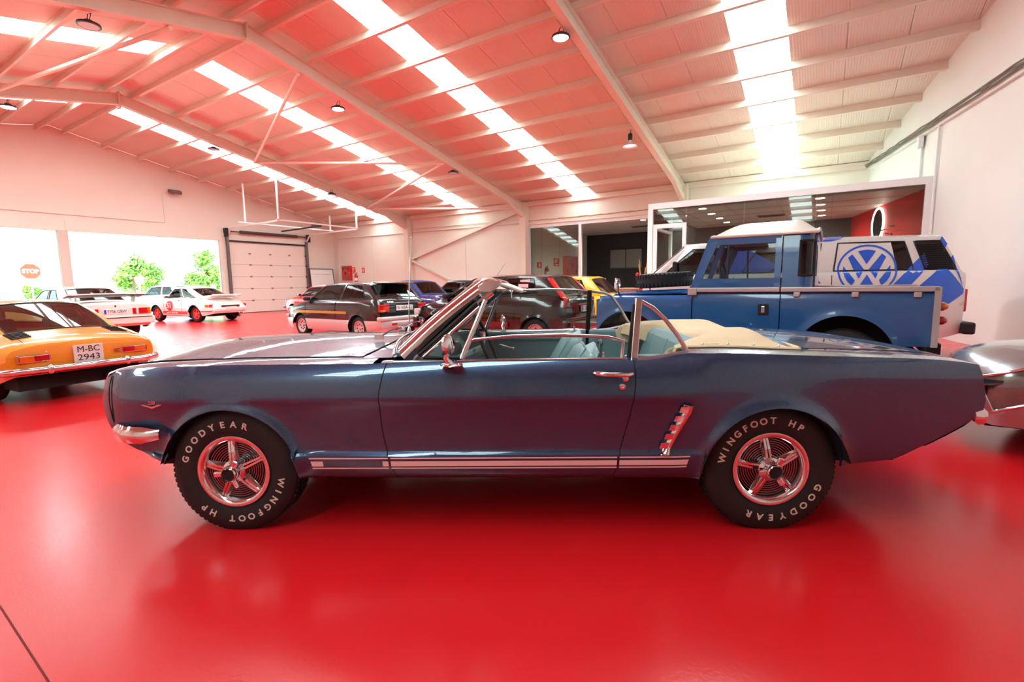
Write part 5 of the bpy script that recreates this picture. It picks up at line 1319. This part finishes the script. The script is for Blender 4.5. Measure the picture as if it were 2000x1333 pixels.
UL.end(mb, 1.84, 1, .04, 5); UL.end(mb, -1.86, -1, .03, 5); UL.topsurf(mb, [1.84, 1.6]); UL.topsurf(mb, [-1.6, -1.86]); mb.build('lower_body', SSIL, su, smooth=40, weld=True)
mb = MB(); mb.box((-1.82, 0, .50), (.14, 1.52, .10)); mb.build('rear_bumper', SSIL, su, bevel=.03)
mb = MB(); mb.box((1.80, 0, .50), (.14, 1.48, .10)); mb.build('front_bumper', SSIL, su, bevel=.03)
for s in (1, -1):
    o = lamp(su, 'tail_light', (-1.80, s * .575, .74), (.07, .27, .17), LAMPR); lamp(o, 'lens', (-.012, s * .06, -.058), (.06, .13, .05), LAMPO, bevel=.004)
    lamp(su, 'headlight', (1.80, s * .54, .68), (.06, .26, .12), LAMPC)
    mb = MB(); UB.strip(mb, s, 1.45, -.75, .60, .66, .008, 16); mb.build('side_decal', mat('gold_decal', (200, 150, 60), .4, metal=.4), su, smooth=60)
rear_plate(su, (-1.845, 0, .735), .50, .115, ['B-1684-KS'])
text_obj('tail_badge', 'SUZUKI', .055, CHROME, su, (-1.838, .42, .875), (0, -1, 0), (0, 0, 1), depth=.002)
text_obj('tail_badge', 'SWIFT GTi', .05, CHROME, su, (-1.838, -.46, .875), (0, -1, 0), (0, 0, 1), depth=.002)
mb = MB(); mb.grid(lambda u, v: (-1.40 - .24 * v - .03 * (1 - (2 * u - 1) ** 2), (2 * u - 1) * .56, 1.335 - .03 * v), 10, 3); mb.build('roof_spoiler', SBLK, su, smooth=50, solid=.03)
mb = MB(); mb.tube([(-1.77, 0, .96), (-1.70, .30, 1.03)], .008, 5); mb.build('rear_wiper', BLACK, su)
lamp(su, 'fog_light', (-1.875, .35, .38), (.03, .16, .06), LAMPR)

# ---------------------------------------------------------------- black tall-lamp hatchback
PBLK = mat('black_paint', (14, 14, 15), 0.15, coat=1.0)
sp = dict(paint=PBLK, top=[(1.84, .60), (1.80, .70), (1.5, .82), (1.0, .93), (.5, .97), (-1.2, 1.0), (-1.70, 1.0), (-1.80, .97), (-1.86, .90)],
  sill=[(1.84, .34), (1.6, .24), (-1.6, .24), (-1.86, .34)], wx=(1.22, -1.225), ar=.325, r=.285, trk=.70, rim=.18, rimm=ALLOY,
  plan=[(1.84, .62), (1.7, .73), (1.2, .805), (0, .815), (-1.2, .81), (-1.6, .79), (-1.86, .73)], sec=SEC, crown=.03, fb=.07, rb=.04,
  g=dict(xa=1.12, xat=.25, xct=-1.40, xc=-1.74, zr=1.36, wr=.60, ins=.03, bow=.18, bbow=.06, crown=.05, bulge=.03, arc=.03, sub=[0, .05, .46, .50, .83, 1], svb=[0, .05, .90, 1], swin={(1, 1), (3, 1)}, bwin=([0, .13, .87, 1], [0, .10, .92, 1], {(1, 1)})),
  doors=[(.95, -.35)], seatx=-.1, rearx=-1.0, mirror=(.9, BLACK), glass=CARGLASSD)
pu, QB, (psf, _, _) = std_car('black_hatchback', (-5.92, 8.8, 182.3), sp, 'black hatchback with tall red lamps up its rear pillars and blue-banded plate')
for s in (1, -1):
    mb = MB()
    def tl(u, v):
        z = .80 + .54 * v
        if z < .985: x = -1.815 + .02 * u; y = (.745 - .02 * v) - .20 * u
        else:
            t = (z - .985) / .375; x = -1.76 + .36 * t; y = .74 - .135 * t - .15 * u
        return (x - .045 + .0 * u + .03 * (u == 0), s * (y + .012), z)
    mb.grid(tl, 4, 14); mb.build('tail_light', LAMPR, pu, smooth=60, solid=.03)
    mb = MB(); mb.box((0.1, s * .822, .44), (1.5, .02, .10)); mb.build('side_moulding', mat('red_moulding', (120, 18, 22), .4), pu, bevel=.006)
    lamp(pu, 'headlight', (1.80, s * .58, .66), (.12, .26, .13), LAMPC)
mb = MB(); mb.box((-1.86, 0, .43), (.15, 1.58, .26)); rb_ = mb.build('rear_bumper', PBLK, pu, bevel=.05)
mb = MB(); mb.box((-1.94, 0, .55), (.012, 1.4, .02)); mb.build('bumper_strip', mat('red_moulding', (120, 18, 22), .4), rb_)
mb = MB(); mb.box((1.84, 0, .42), (.16, 1.44, .26)); mb.build('front_bumper', PBLK, pu, bevel=.05)
rear_plate(pu, (-1.925, -.08, .74), .50, .115, ['S-2957-A'], True)
lamp(pu, 'plate_lamp_bar', (-1.915, -.08, .83), (.04, .6, .03), CHROME)
mb = MB(); mb.tube([(.10, 0, 1.42), (-.12, 0, 1.68)], [.004, .002], 5); mb.build('roof_aerial', BLACK, pu)
mb = MB(); mb.tube([(-1.84, 0, 1.0), (-1.74, -.32, 1.08)], .008, 5); mb.build('rear_wiper', BLACK, pu)
mb = MB(); mb.box((-1.905, .42, .76), (.008, .05, .05)); mb.build('tail_badge', CHROME, pu)
for i, (x, z) in enumerate(((-.95, 1.28), (-.92, 1.20), (-.88, 1.12))):
    p = Vector(psf(1)((1.0 - (x + 1.4) / 2.5) * .8 + .06, (z - 1.0) / .36)); mb = MB(); mb.box((x, p.y + .006, z), (.22, .004, .07)); mb.build('price_sheet', WHITEP, pu)

# ---------------------------------------------------------------- further cars
def simple(name, pose, paint, label, glassm=None, roofpaint=None, roof=1.30, tail=1.75, lampz=.68, sedan=False, red=True, trimm=TRIM, cab=None, low=0.0):
    sp = dict(paint=paint, cabpaint=cab, top=[(1.80, .60 - low), (1.74, .70 - low), (1.3, .80 - low), (.8, .86 - low), (-1.0, .90 - low), (-tail + .12, .90 - low), (-tail, .84 - low)],
      sill=[(1.80, .36), (1.5, .24), (-1.5, .24), (-tail, .36)], wx=(1.12, -1.12), ar=.315, r=.28, trk=.67, rim=.17, rimm=ALLOY,
      plan=[(1.80, .62), (1.6, .73), (1.1, .785), (0, .795), (-1.2, .79), (-tail + .15, .75), (-tail, .68)], sec=SEC, crown=.04, fb=.07, rb=.04,
      g=dict(xa=.85, xat=.25, xct=-.62 if sedan else -1.20, xc=-1.12 if sedan else -1.62, zr=roof - .05, wr=.56, ins=.04, bow=.15, bbow=.06, crown=.05, bulge=.03, arc=.03, sub=[0, .05, .50, .54, .86, 1], svb=[0, .05, .88, 1], swin={(1, 1), (3, 1)}),
      doors=[(.75, -.35)], seatx=-.15, rearx=-.8, mirror=(.7, trimm), glass=glassm)
    if cab is None: sp.pop('cabpaint')
    if roofpaint: sp['roofpaint'] = roofpaint
    r, B, c = std_car(name, pose, sp, label)
    for s in (1, -1):
        lamp(r, 'tail_light', (-tail - .03, s * .55, lampz), (.05, .22, .12), LAMPR)
        mb = MB(); mb.lathe([(.085, 0), (.085, .04), (0, .06)], (1.82, s * .52, .62), 'x', 18); mb.build('headlight', LAMPC, r, smooth=40)
    mb = MB(); mb.box((-tail - .03, 0, .46), (.12, 1.46, .12)); mb.build('rear_bumper', CHROME if trimm is CHROME else paint, r, bevel=.03)
    mb = MB(); mb.box((1.82, 0, .46), (.12, 1.40, .12)); mb.build('front_bumper', CHROME if trimm is CHROME else paint, r, bevel=.03)
    return r, B
YEL = mat('yellow_paint', (250, 186, 26), 0.25, coat=1.0)
ye, _ = simple('yellow_hatchback', (-6.35, 12.2, 180), YEL, 'bright yellow hatchback parked behind the black hatchback', CARGLASS, None, 1.40, 1.8, .70)
NAVY = mat('navy_paint', (24, 26, 84), 0.22, coat=1.0); NCAN = mat('navy_canvas', (38, 44, 96), 0.85, bump=.2, bscale=300)
nv, _ = simple('softtop_car', (-12.0, 12.3, 178), NAVY, 'navy convertible with raised navy canvas top', glass('softtop_window', (170, 200, 180)), NCAN, 1.38, 2.05, .72, True, cab=NCAN)
rd, _ = simple('red_small_car', (-16.2, 12.1, 180), mat('bright_red_paint', (214, 34, 32), .25, coat=1.0), 'small red car with white roof half hidden behind the black hatchback', CARGLASS, WHITEP, 1.27, 1.6, .66, trimm=CHROME)
sv, _ = simple('grey_car', (-12.4, 15.6, 180), mat('dark_silver', (70, 70, 74), .25, metal=.5, coat=1.0), 'dark car with white door mirrors parked by the back wall', CARGLASSD, mat('silver_roof', (200, 200, 202), .3, metal=.6), 1.42, 1.85, .7, trimm=WHITEP)
ob, _ = simple('pale_car', (-31.0, 12.6, 200), mat('pale_blue_paint', (196, 208, 226), .3, coat=.8), 'pale silver-blue car parked outside beyond the big window', CARGLASS, None, 1.42, 1.85, .7)

# ---------------------------------------------------------------- silver low coupe behind the convertible's tail
SIL = mat('silver_paint', (176, 182, 190), 0.22, metal=0.75, coat=1.0)
sp = dict(paint=SIL, top=[(1.98, .50), (1.93, .585), (1.75, .66), (1.45, .715), (1.0, .74), (.6, .76), (-1.2, .80), (-1.7, .78), (-1.85, .70)],
  sill=[(1.98, .30), (1.7, .22), (-1.6, .22), (-1.85, .32)], wx=(1.02, -1.15), ar=.32, r=.29, trk=.66, rim=.17, rimm=ALLOY,
  plan=[(1.98, .56), (1.88, .66), (1.6, .745), (1.1, .79), (-1.2, .80), (-1.7, .76), (-1.85, .68)], sec=[(0, .94), (.3, 1.0), (.7, .99), (.9, .93), (1, .80)], crown=.075, fb=.07, rb=.05,
  g=dict(xa=.45, xat=-.15, xct=-.75, xc=-1.45, zr=1.12, wr=.52, ins=.05, bow=.18, bbow=.1, crown=.05, bulge=.03, arc=.03, sub=[0, .07, .55, .6, .85, 1], svb=[0, .06, .88, 1], swin={(1, 1), (3, 1)}, sealm=CHROME),
  doors=[(.42, -.55)], handle=CHROME, seatx=-.4)
SILP = (2.15, 5.10, 180.0)
si, SB, _ = std_car('silver_coupe', SILP, sp, 'small low silver car with chrome-framed glass, parked behind the blue convertible tail')
si.scale = (.66, .70, .97)
HG = glass('headlamp_cover', (232, 234, 234), 1.0)
for s in (1, -1):
    Q = [(1.86, .56), (1.47, .655), (1.40, .42), (1.72, .33)]
    def hl(u, v, s=s, o=.012):
        A, B_, C, D = [Vector(p) for p in Q]; p = A.lerp(B_, u).lerp(D.lerp(C, u), v); return (p.x, s * (SB.S(p.x, p.y) + o), p.y)
    mb = MB(); mb.grid(lambda u, v: hl(u, v, s, .004), 8, 6); hd = mb.build('headlamp_bowl', mat('lamp_bowl', (150, 152, 156), .1, metal=1.0), si, smooth=60)
    mb = MB(); mb.grid(lambda u, v: hl(u, v, s, .02), 8, 6); mb.build('headlamp_cover', HG, hd, smooth=60)
    loop = [hl(i / 8, 0, s, .018) for i in range(8)] + [hl(1, i / 6, s, .018) for i in range(6)] + [hl(1 - i / 8, 1, s, .018) for i in range(8)] + [hl(0, 1 - i / 6, s, .018) for i in range(6)]
    mb = MB(); mb.tube(loop, .011, 8, closed=True); mb.build('headlamp_frame', CHROME, hd, smooth=60)
mb = MB(); mb.tube([(1.98 - .005 * abs(k - 8), .56 * (k - 8) / 8, .505 + .07 * (1 - ((k - 8) / 8) ** 2)) for k in range(17)], .012, 8); mb.build('nose_trim', CHROME, si, smooth=60)
mb = MB(); mb.box((1.98, 0, .38), (.1, 1.16, .07)); mb.build('front_bumper', CHROME, si, bevel=.03)

# ---------------------------------------------------------------- lamps under the roof
HOUS = mat('lamp_housing', (34, 32, 34), .4)
def disc_lamp(x, y, drop, on, label):
    zt = roofz(y) - .33; z = roofz(y) - drop
    L = empty('high_bay_lamp', (x, y, z), 0, label, 'lamp', 'high-bay lamps along the rafters')
    mb = MB(); mb.lathe([(0, .10), (.07, .09), (.09, .045), (.175, .035), (.18, .0), (.15, -.005)], (0, 0, 0), 'z', 28); mb.build('housing', HOUS, L, smooth=40)
    mb = MB(); mb.lathe([(.15, -.004), (0, -.004)], (0, 0, 0), 'z', 24); mb.build('diffuser', LAMPON if on else mat('lamp_off', (196, 190, 190), .4), L)
    mb = MB(); mb.tube([(-.05, 0, .09), (-.03, .0, .16), (0, 0, max(.2, zt - z))], .008, 6); mb.tube([(.05, 0, .09), (.08, .02, .2), (.02, .01, max(.2, zt - z))], .006, 5); mb.build('hanger', HOUS, L)
    if on:
        l = bpy.data.lights.new('lamp_light', 'SPOT'); l.energy = 1400; l.spot_size = 2.6; l.spot_blend = .8; l.shadow_soft_size = .3; l.color = (.95, .97, 1.0)
        lo = bpy.data.objects.new('lamp_light', l); col.objects.link(lo); lo.parent = L; lo.location = (0, 0, -.03)
disc_lamp(-4.62, 9.1, .42, True, 'lit round high-bay lamp hanging from the rafter above the pickup and black hatchback')
disc_lamp(-11.35, 9.14, .42, True, 'lit round high-bay lamp hanging from the middle rafter near the ridge')
disc_lamp(-11.3, 3.8, .48, False, 'unlit black round lamp with curled cable hanging from the middle rafter')
disc_lamp(-18.2, 4.2, .48, True, 'lit round high-bay lamp on the rafter nearest the windows')
disc_lamp(-11.1, 13.65, .40, False, 'unlit black round lamp on the lower end of the middle rafter')
disc_lamp(-18.0, 9.2, .42, False, 'unlit black round lamp on the far rafter, near the ridge')
disc_lamp(-17.7, 13.7, .40, False, 'unlit black round lamp on the far rafter above the overhead door tracks')
BL = empty('bell_lamp', (-4.74, 13.5, 4.93), 0, 'bell-shaped pendant lamp with pale shade hanging from the rafter by the office', 'lamp')
mb = MB(); mb.lathe([(.045, .16), (.05, .12), (.10, .07), (.19, .015), (.20, 0)], (0, 0, 0), 'z', 28); mb.build('shade', mat('shade_glass', (226, 226, 224), .2, coat=1), BL, smooth=50)
mb = MB(); mb.lathe([(0, .34), (.05, .34), (.06, .32), (.06, .18), (.045, .16), (0, .16)], (0, 0, 0), 'z', 20); mb.build('ballast_housing', HOUS, BL, smooth=40)
mb = MB(); mb.lathe([(.15, .03), (0, .02)], (0, 0, 0), 'z', 20); mb.build('bulb', mat('bulb_soft', (255, 255, 255), .4, emit=(240, 244, 255), estr=3), BL)
mb = MB(); mb.tube([(0, 0, .34), (.02, 0, .45), (0, 0, roofz(13.5) - .3 - 4.93)], .008, 6); mb.build('hanger', HOUS, BL)

# ---------------------------------------------------------------- wall fittings
def fire_cabinet(loc, rz, w, h_, label):
    C = empty('fire_hose_cabinet', loc, rz, label, 'cabinet')
    mb = MB(); mb.bb(-w / 2, w / 2, -.18, 0, -h_ / 2, h_ / 2); mb.build('case', REDP, C, bevel=.01)
    mb = MB(); mb.bb(-w * .40, w * .40, -.186, -.18, -h_ * .40, h_ * .40); d = mb.build('door_window', mat('cab_window', (74, 70, 70), .15, coat=1), C)
    mb = MB(); mb.lathe([(0, .0), (w * .10, .0), (w * .12, .01), (w * .34, .012), (w * .36, .0)], (0, -.186, 0), 'y', 24, -1); mb.build('hose_reel', mat('reel_red', (206, 40, 42), .4), C, smooth=40)
    mb = MB(); mb.bb(w * .42, w * .47, -.20, -.18, -.03, .05); mb.build('latch', CHROME, C)
def extinguisher(loc, rz, label):
    C = empty('fire_extinguisher', loc, rz, label, 'extinguisher')
    mb = MB(); mb.lathe([(0, -.24), (.075, -.24), (.085, -.22), (.085, .16), (.06, .22), (.03, .24), (0, .24)], (0, -.1, 0), 'z', 20); mb.build('cylinder', REDP, C, smooth=40)
    mb = MB(); mb.lathe([(.087, -.10), (.087, .06)], (0, -.1, 0), 'z', 20); mb.build('paper_label', WHITEP, C, smooth=40)
    mb = MB(); mb.lathe([(.025, .24), (.025, .28), (0, .28)], (0, -.1, 0), 'z', 12); mb.bar((0, -.1, .28), (.12, -.1, .33), .03, .015); mb.build('valve', BLACK, C)
    mb = MB(); mb.tube([(-.03, -.1, .27), (-.10, -.1, .24), (-.12, -.1, .1), (-.10, -.1, -.08)], .012, 6); mb.build('hose', BLACK, C, smooth=60)
def sign(loc, rz, w, h_, glyph, label):
    C = empty('fire_sign', loc, rz, label, 'sign')
    mb = MB(); mb.bb(-w / 2, w / 2, -.012, 0, -h_ / 2, h_ / 2); mb.build('plate', mat('sign_red', (222, 60, 44), .4), C)
    mb = MB()
    if glyph == 'ext': mb.bb(-w * .14, w * .14, -.016, -.012, -h_ * .32, h_ * .30)
    else: mb.bb(-w * .30, -w * .12, -.016, -.012, -h_ * .1, h_ * .36); mb.bb(-w * .12, w * .2, -.016, -.012, h_ * .22, h_ * .36); mb.bb(-w * .12, w * .12, -.016, -.012, h_ * .04, h_ * .14); mb.bb(-w * .25, w * .3, -.016, -.012, -h_ * .36, -h_ * .26)
    mb.build('pictogram', mat('sign_cream', (250, 236, 200), .5), C)
fire_cabinet((-22.65, YB, 1.95), 0, .68, .80, 'red fire hose cabinet on the back wall beside the whiteboard')
sign((-22.15, YB, 2.10), 0, .22, .34, 'F', 'red square sign high on the wall between hose cabinet and extinguisher, far corner')
extinguisher((-21.9, YB, 1.62), 0, 'red fire extinguisher on the back wall near the whiteboard corner')
sign((-21.4, YB, 2.08), 0, .22, .28, 'ext', 'red extinguisher sign on the back wall, right of the far extinguisher')
sign((RX0, 19.4, 2.05), PI / 2, .42, .26, 'ext', 'red extinguisher sign on the white side wall behind the glass pane')
extinguisher((RX0, 19.95, 1.70), PI / 2, 'red fire extinguisher on the white side wall behind the glass pane')
sign((RX0, 21.05, 2.22), PI / 2, .55, .36, 'F', 'red sign with pale pictogram on the white side wall by the large hose cabinet')
fire_cabinet((RX0, 22.4, 2.08), PI / 2, 1.35, .95, 'large red fire hose cabinet with reel on the white side wall behind glass')
WBo = empty('whiteboard', (XG + .28, 17.32, 0), 0, 'white board with dark frame leaning beside the garage door', 'whiteboard')
lean = Matrix.Rotation(-.10, 3, 'Y')
mb = MB(); mb.box((0, 0, 1.1), (.02, 1.46, 2.18), lean); mb.build('board', WHITEP, WBo)
for s in (-1, 1):
    mb = MB(); mb.box(tuple(lean @ Vector((.004, s * .74, 1.1))) if False else (.004, s * .74, 1.1), (.04, .045, 2.22), lean); mb.build('frame_side', mat('frame_dark', (86, 66, 64), .5), WBo)
mb = MB(); p = lean @ Vector((0, 0, 1.09)); mb.box((p.x, 0, 1.1 + p.z), (.04, 1.5, .045), lean); mb.build('frame_top', mat('frame_dark', (86, 66, 64), .5), WBo)
mb = MB(); p = lean @ Vector((.015, 0, .80)); mb.box((p.x, 0, 1.1 + p.z), (.012, 1.36, .012), lean); mb.build('paper_clip_rail', GALV, WBo)
mb = MB(); mb.lathe([(0, .86), (.05, .86), (.06, .84), (.06, .03), (.13, .02), (.13, 0), (0, 0)], (XG + .75, 15.55, 0), 'z', 16); mb.build('bollard', BLACK, smooth=40, label='black bollard standing in front of the garage door', cat='bollard')
SPK = empty('wall_speaker', (XG + .02, 10.3, 5.3), 0, 'small dark floodlight fixed high on the gable wall', 'floodlight')
mb = MB(); mb.bb(0, .12, -.03, .03, -.05, .05); mb.build('bracket', HOUS, SPK)
mb = MB(); mb.box((.22, 0, .02), (.24, .46, .14), Matrix.Rotation(.35, 3, 'Y')); mb.build('lamp_body', mat('flood_grey', (110, 100, 96), .5), SPK, bevel=.02)

# ---------------------------------------------------------------- office furnishings
def downlight(x, y, z, label, m=LAMPWARM, e=260):
    L = empty('downlight', (x, y, z), 0, label, 'downlight', 'recessed ceiling downlights')
    mb = MB(); mb.lathe([(.10, .0), (.12, -.004), (.13, 0)], (0, 0, 0), 'z', 24); mb.build('trim_ring', WHITEF, L)
    mb = MB(); mb.lathe([(.10, -.003), (0, -.003)], (0, 0, 0), 'z', 20); mb.build('diffuser', m, L)
    l = bpy.data.lights.new('downlight_light', 'SPOT'); l.energy = e; l.spot_size = 2.9; l.spot_blend = 1.0; l.shadow_soft_size = .09; l.color = (1, .95, .86)
    lo = bpy.data.objects.new('downlight_light', l); col.objects.link(lo); lo.parent = L; lo.location = (0, 0, -.02)
for y, wd in ((14.5, 'right behind the glass front'), (15.75, 'second from the glass front'), (17.05, 'second from the dark back wall'), (18.4, 'closest to the dark back wall')):
    downlight(-3.0, y, OZ - .2, 'round office downlight in the row by the glass door, ' + wd)
    downlight(-.25, y, OZ - .2, 'round office downlight in the row towards the red wall, ' + wd)
downlight(-6.4, 19.9, RZ, 'single warm downlight in the recess ceiling', LAMPWARM, 1100)
for x, y, z, w, nm in ((-7.2, 22.0, RZ, .8, 'round dark vent in the recess ceiling'), (-1.55, 17.3, OZ - .2, .75, 'slotted vent in the office ceiling')):
    V = empty('ceiling_vent', (x, y, z), 0, nm, 'vent')
    mb = MB(); mb.bb(-w / 2, w / 2, -.2, .2, -.02, 0); mb.build('vent_plate', mat('vent_grey', (140, 130, 124), .5), V)
    for k in range(5):
        mb = MB(); mb.bb(-w / 2 + .04, w / 2 - .04, -.15 + k * .07, -.12 + k * .07, -.03, -.02); mb.build('vent_slat', HOUS, V)
for k, x in enumerate((-9.2, -8.35)):
    P_ = empty('wall_panel', (x, RYB, 2.42), 0, ('grey wall panel on the black wall, next to the white side wall', 'grey wall panel on the black wall, on the desk side')[k], 'panel')
    mb = MB(); mb.bb(-.41, .41, -.06, 0, -.48, .48); mb.build('panel_body', mat('panel_grey', (124, 122, 120), .5), P_, bevel=.02)
    mb = MB(); mb.bb(-.40, .40, -.066, -.06, -.46, -.44); mb.build('panel_lip', HOUS, P_)
D = empty('reception_desk', (-6.6, 18.9, 0), 0, 'beige reception counter in the recess behind the pickup', 'desk')
mb = MB(); mb.bb(-1.3, 1.3, -.3, .3, 0, .96); mb.build('counter_body', mat('desk_beige', (196, 172, 140), .5, noise=.06, nscale=5), D)
mb = MB(); mb.bb(-1.36, 1.36, -.36, .36, .96, 1.0); mb.build('counter_top', mat('desk_top', (206, 186, 156), .4), D)
for x, m, lb in ((-7.55, mat('bottle_blue', (40, 90, 190), .2, coat=1), 'small blue bottle with white cap on the reception counter'), (-7.1, mat('bottle_white', (220, 224, 228), .3), 'small white bottle on the reception counter')):
    B_ = empty('spray_bottle', (x, 18.75, 1.0), 0, lb, 'bottle')
    mb = MB(); mb.lathe([(0, 0), (.05, 0), (.055, .02), (.055, .20), (.02, .27), (0, .27)], (0, 0, 0), 'z', 14); mb.build('bottle_body', m, B_, smooth=40)
    mb = MB(); mb.lathe([(.022, .27), (.03, .29), (.03, .40), (0, .40)], (0, 0, 0), 'z', 12); mb.build('bottle_cap', WHITEP, B_, smooth=40)
VZ = empty('cane_vase', (-5.65, 17.6, 0), 0, 'tall red vase with dry canes beside the glass office', 'vase')
mb = MB(); mb.lathe([(0, 0), (.14, 0), (.17, .3), (.13, .8), (.09, 1.1), (.12, 1.25)], (0, 0, 0), 'z', 20); mb.build('vase_body', REDP, VZ, smooth=50)
for k in range(6):
    a = k * 1.1; mb = MB(); mb.tube([(.05 * math.cos(a), .05 * math.sin(a), 1.1), ((.10 + .12 * (k % 3)) * math.cos(a), .2 * math.sin(a), 1.75 + .07 * k)], [.02, .014], 6); mb.build('dry_cane', mat('cane', (206, 170, 96), .7), VZ)
mb = MB(); mb.ball((-.16, -.05, 1.50), .075, 12, 8); mb.build('red_flower', REDP, VZ, smooth=60)
# round lit mirror and plant by the red wall
ang = math.atan2(1, -.218)
ym = 17.1; Rm = empty('round_mirror', (wallx(ym) - .06, ym, 2.72), math.atan(.218), 'round dark mirror with glowing rim on the red office wall', 'mirror')
mb = MB(); mb.lathe([(0, .03), (.40, .03), (.42, .0)], (0, 0, 0), 'x', 36, -1); mb.build('mirror_glass', mat('mirror_dark', (70, 84, 96), .08, metal=.8), Rm, smooth=40)
mb = MB(); mb.tube([(-.02, .44 * math.cos(2 * PI * k / 36), .44 * math.sin(2 * PI * k / 36)) for k in range(36)], .03, 8, closed=True); mb.build('neon_rim', mat('mirror_backlight', (255, 244, 238), .4, emit=(255, 236, 228), estr=6), Rm, smooth=60)
PL = empty('potted_plant', (1.22, 14.75, 0), 0, 'leafy green plant in a tall dark pot against the red wall', 'plant')
mb = MB(); mb.lathe([(0, 0), (.16, 0), (.2, 1.0), (.18, 1.02), (0, 1.0)], (0, 0, 0), 'z', 20); mb.build('pot', HOUS, PL, smooth=40)
mb = MB(); mb.tube([(0, 0, 1.0), (.02, .02, 1.6), (.0, 0, 2.3)], .02, 6); mb.build('stem', mat('stem_green', (70, 92, 44), .7), PL)
for k in range(16):
    a = k * 2.4; z = 1.6 + .055 * k; d = Vector((math.cos(a), math.sin(a), .35)); s_ = Vector((-math.sin(a), math.cos(a), 0))
    mb = MB(); mb.grid(lambda u, v: Vector((0, 0, z)) + d * (.05 + .30 * u) + s_ * ((2 * v - 1) * .07 * math.sin(PI * (.1 + .85 * u))) + Vector((0, 0, -.12 * u * u)), 5, 2); mb.build('leaf', mat('leaf_green', (48, 104, 44), .5), PL)

fj = MB(); fj.bar((-2.72, .413, .0005), (-1.6, .377, .0005), .006, .002); fj.build('floor_joint', mat('joint_dark', (120, 20, 20), .8), bpy.data.objects['floor'])
# ---------------------------------------------------------------- outside the window
mb = MB(); mb.bb(-95, XG - .3, -40, 70, -.3, -.02); mb.build('ground', mat('pale_concrete', (214, 210, 202), .8, noise=.06, nscale=.6), kind='structure')
LEAF = [mat('tree_leaf_dark', (86, 140, 66), .7), mat('tree_leaf_light', (150, 190, 84), .7), mat('tree_leaf_mid', (116, 168, 74), .7)]
def tree(loc, hgt, wid, label, seed, name='tree'):
    T = empty(name, loc, 0, label, name); rn = random.Random(seed)
    mb = MB(); mb.tube([(0, 0, 0), (.1, .05, hgt * .45), (0, 0, hgt * .8)], [.12, .09, .04], 8); mb.build('trunk', mat('bark', (110, 92, 70), .9), T)
    for ci, m in enumerate(LEAF):
        mb = MB()
        for k in range(420):
            cl = rn.randrange(9); rc = random.Random(seed * 31 + cl)
            c = Vector((rc.uniform(-.6, .6) * wid * .6, rc.uniform(-.6, .6) * wid * .6, hgt * rc.uniform(.3, .88)))
            d = Vector((rn.gauss(0, 1), rn.gauss(0, 1), rn.gauss(0, 1))).normalized() * wid * .34 * rn.random() ** .4
            p = c + d; a = Vector((rn.gauss(0, 1), rn.gauss(0, 1), rn.gauss(0, 1))).normalized(); b = a.cross(Vector((rn.gauss(0, 1), rn.gauss(0, 1), rn.gauss(0, 1)))).normalized(); s = .14
            mb.add([p - a * s, p + b * s * .5, p + a * s, p - b * s * .5], [(0, 1, 2, 3)])
        mb.build('foliage', m, T, kind='stuff')
tree((-38, 13.6, 0), 3.5, 1.5, 'leafy green tree outside the window beyond the white coupe', 1)
tree((-43, 16.6, 0), 3.2, 1.4, 'pale green leafy tree outside the window, left of the garage door pair', 2)
tree((-38, 18.2, 0), 3.9, 1.5, 'tall leafy tree outside the window beside the garage door', 3)
tree((-44, 22.0, 0), 3.3, 1.6, 'broad pale tree outside behind the tall leafy tree', 4)
tree((-35.5, 15.9, 0), 2.4, 1.0, 'short bush outside between the two leafy trees', 5, 'bush')
for k, (y, lb) in enumerate(((5.9, 'low green bush outside behind the orange coupe'), (7.5, 'low green bush outside near the stop sign'), (9.3, 'low green bush outside by the window post'))):
    tree((-40, y, 0), 1.5, .75, lb, 10 + k, 'bush')
ST = empty('stop_sign', (-32, 7.42, 0), 0, 'octagonal stop sign on a post outside the window', 'sign')
mb = MB(); mb.tube([(-.04, 0, 0), (-.04, 0, 1.7)], .035, 8); mb.build('post', GALV, ST)
mb = MB(); mb.prism([(.38 * math.cos(PI / 8 + k * PI / 4), 2.15 + .38 * math.sin(PI / 8 + k * PI / 4)) for k in range(8)], -.01, .01, 'x'); mb.build('sign_plate', mat('stop_red', (206, 60, 44), .5), ST)
text_obj('sign_text', 'STOP', .26, WHITEP, ST, (.014, 0, 2.15), (0, 1, 0), (0, 0, 1), width=.60, bold=.009)
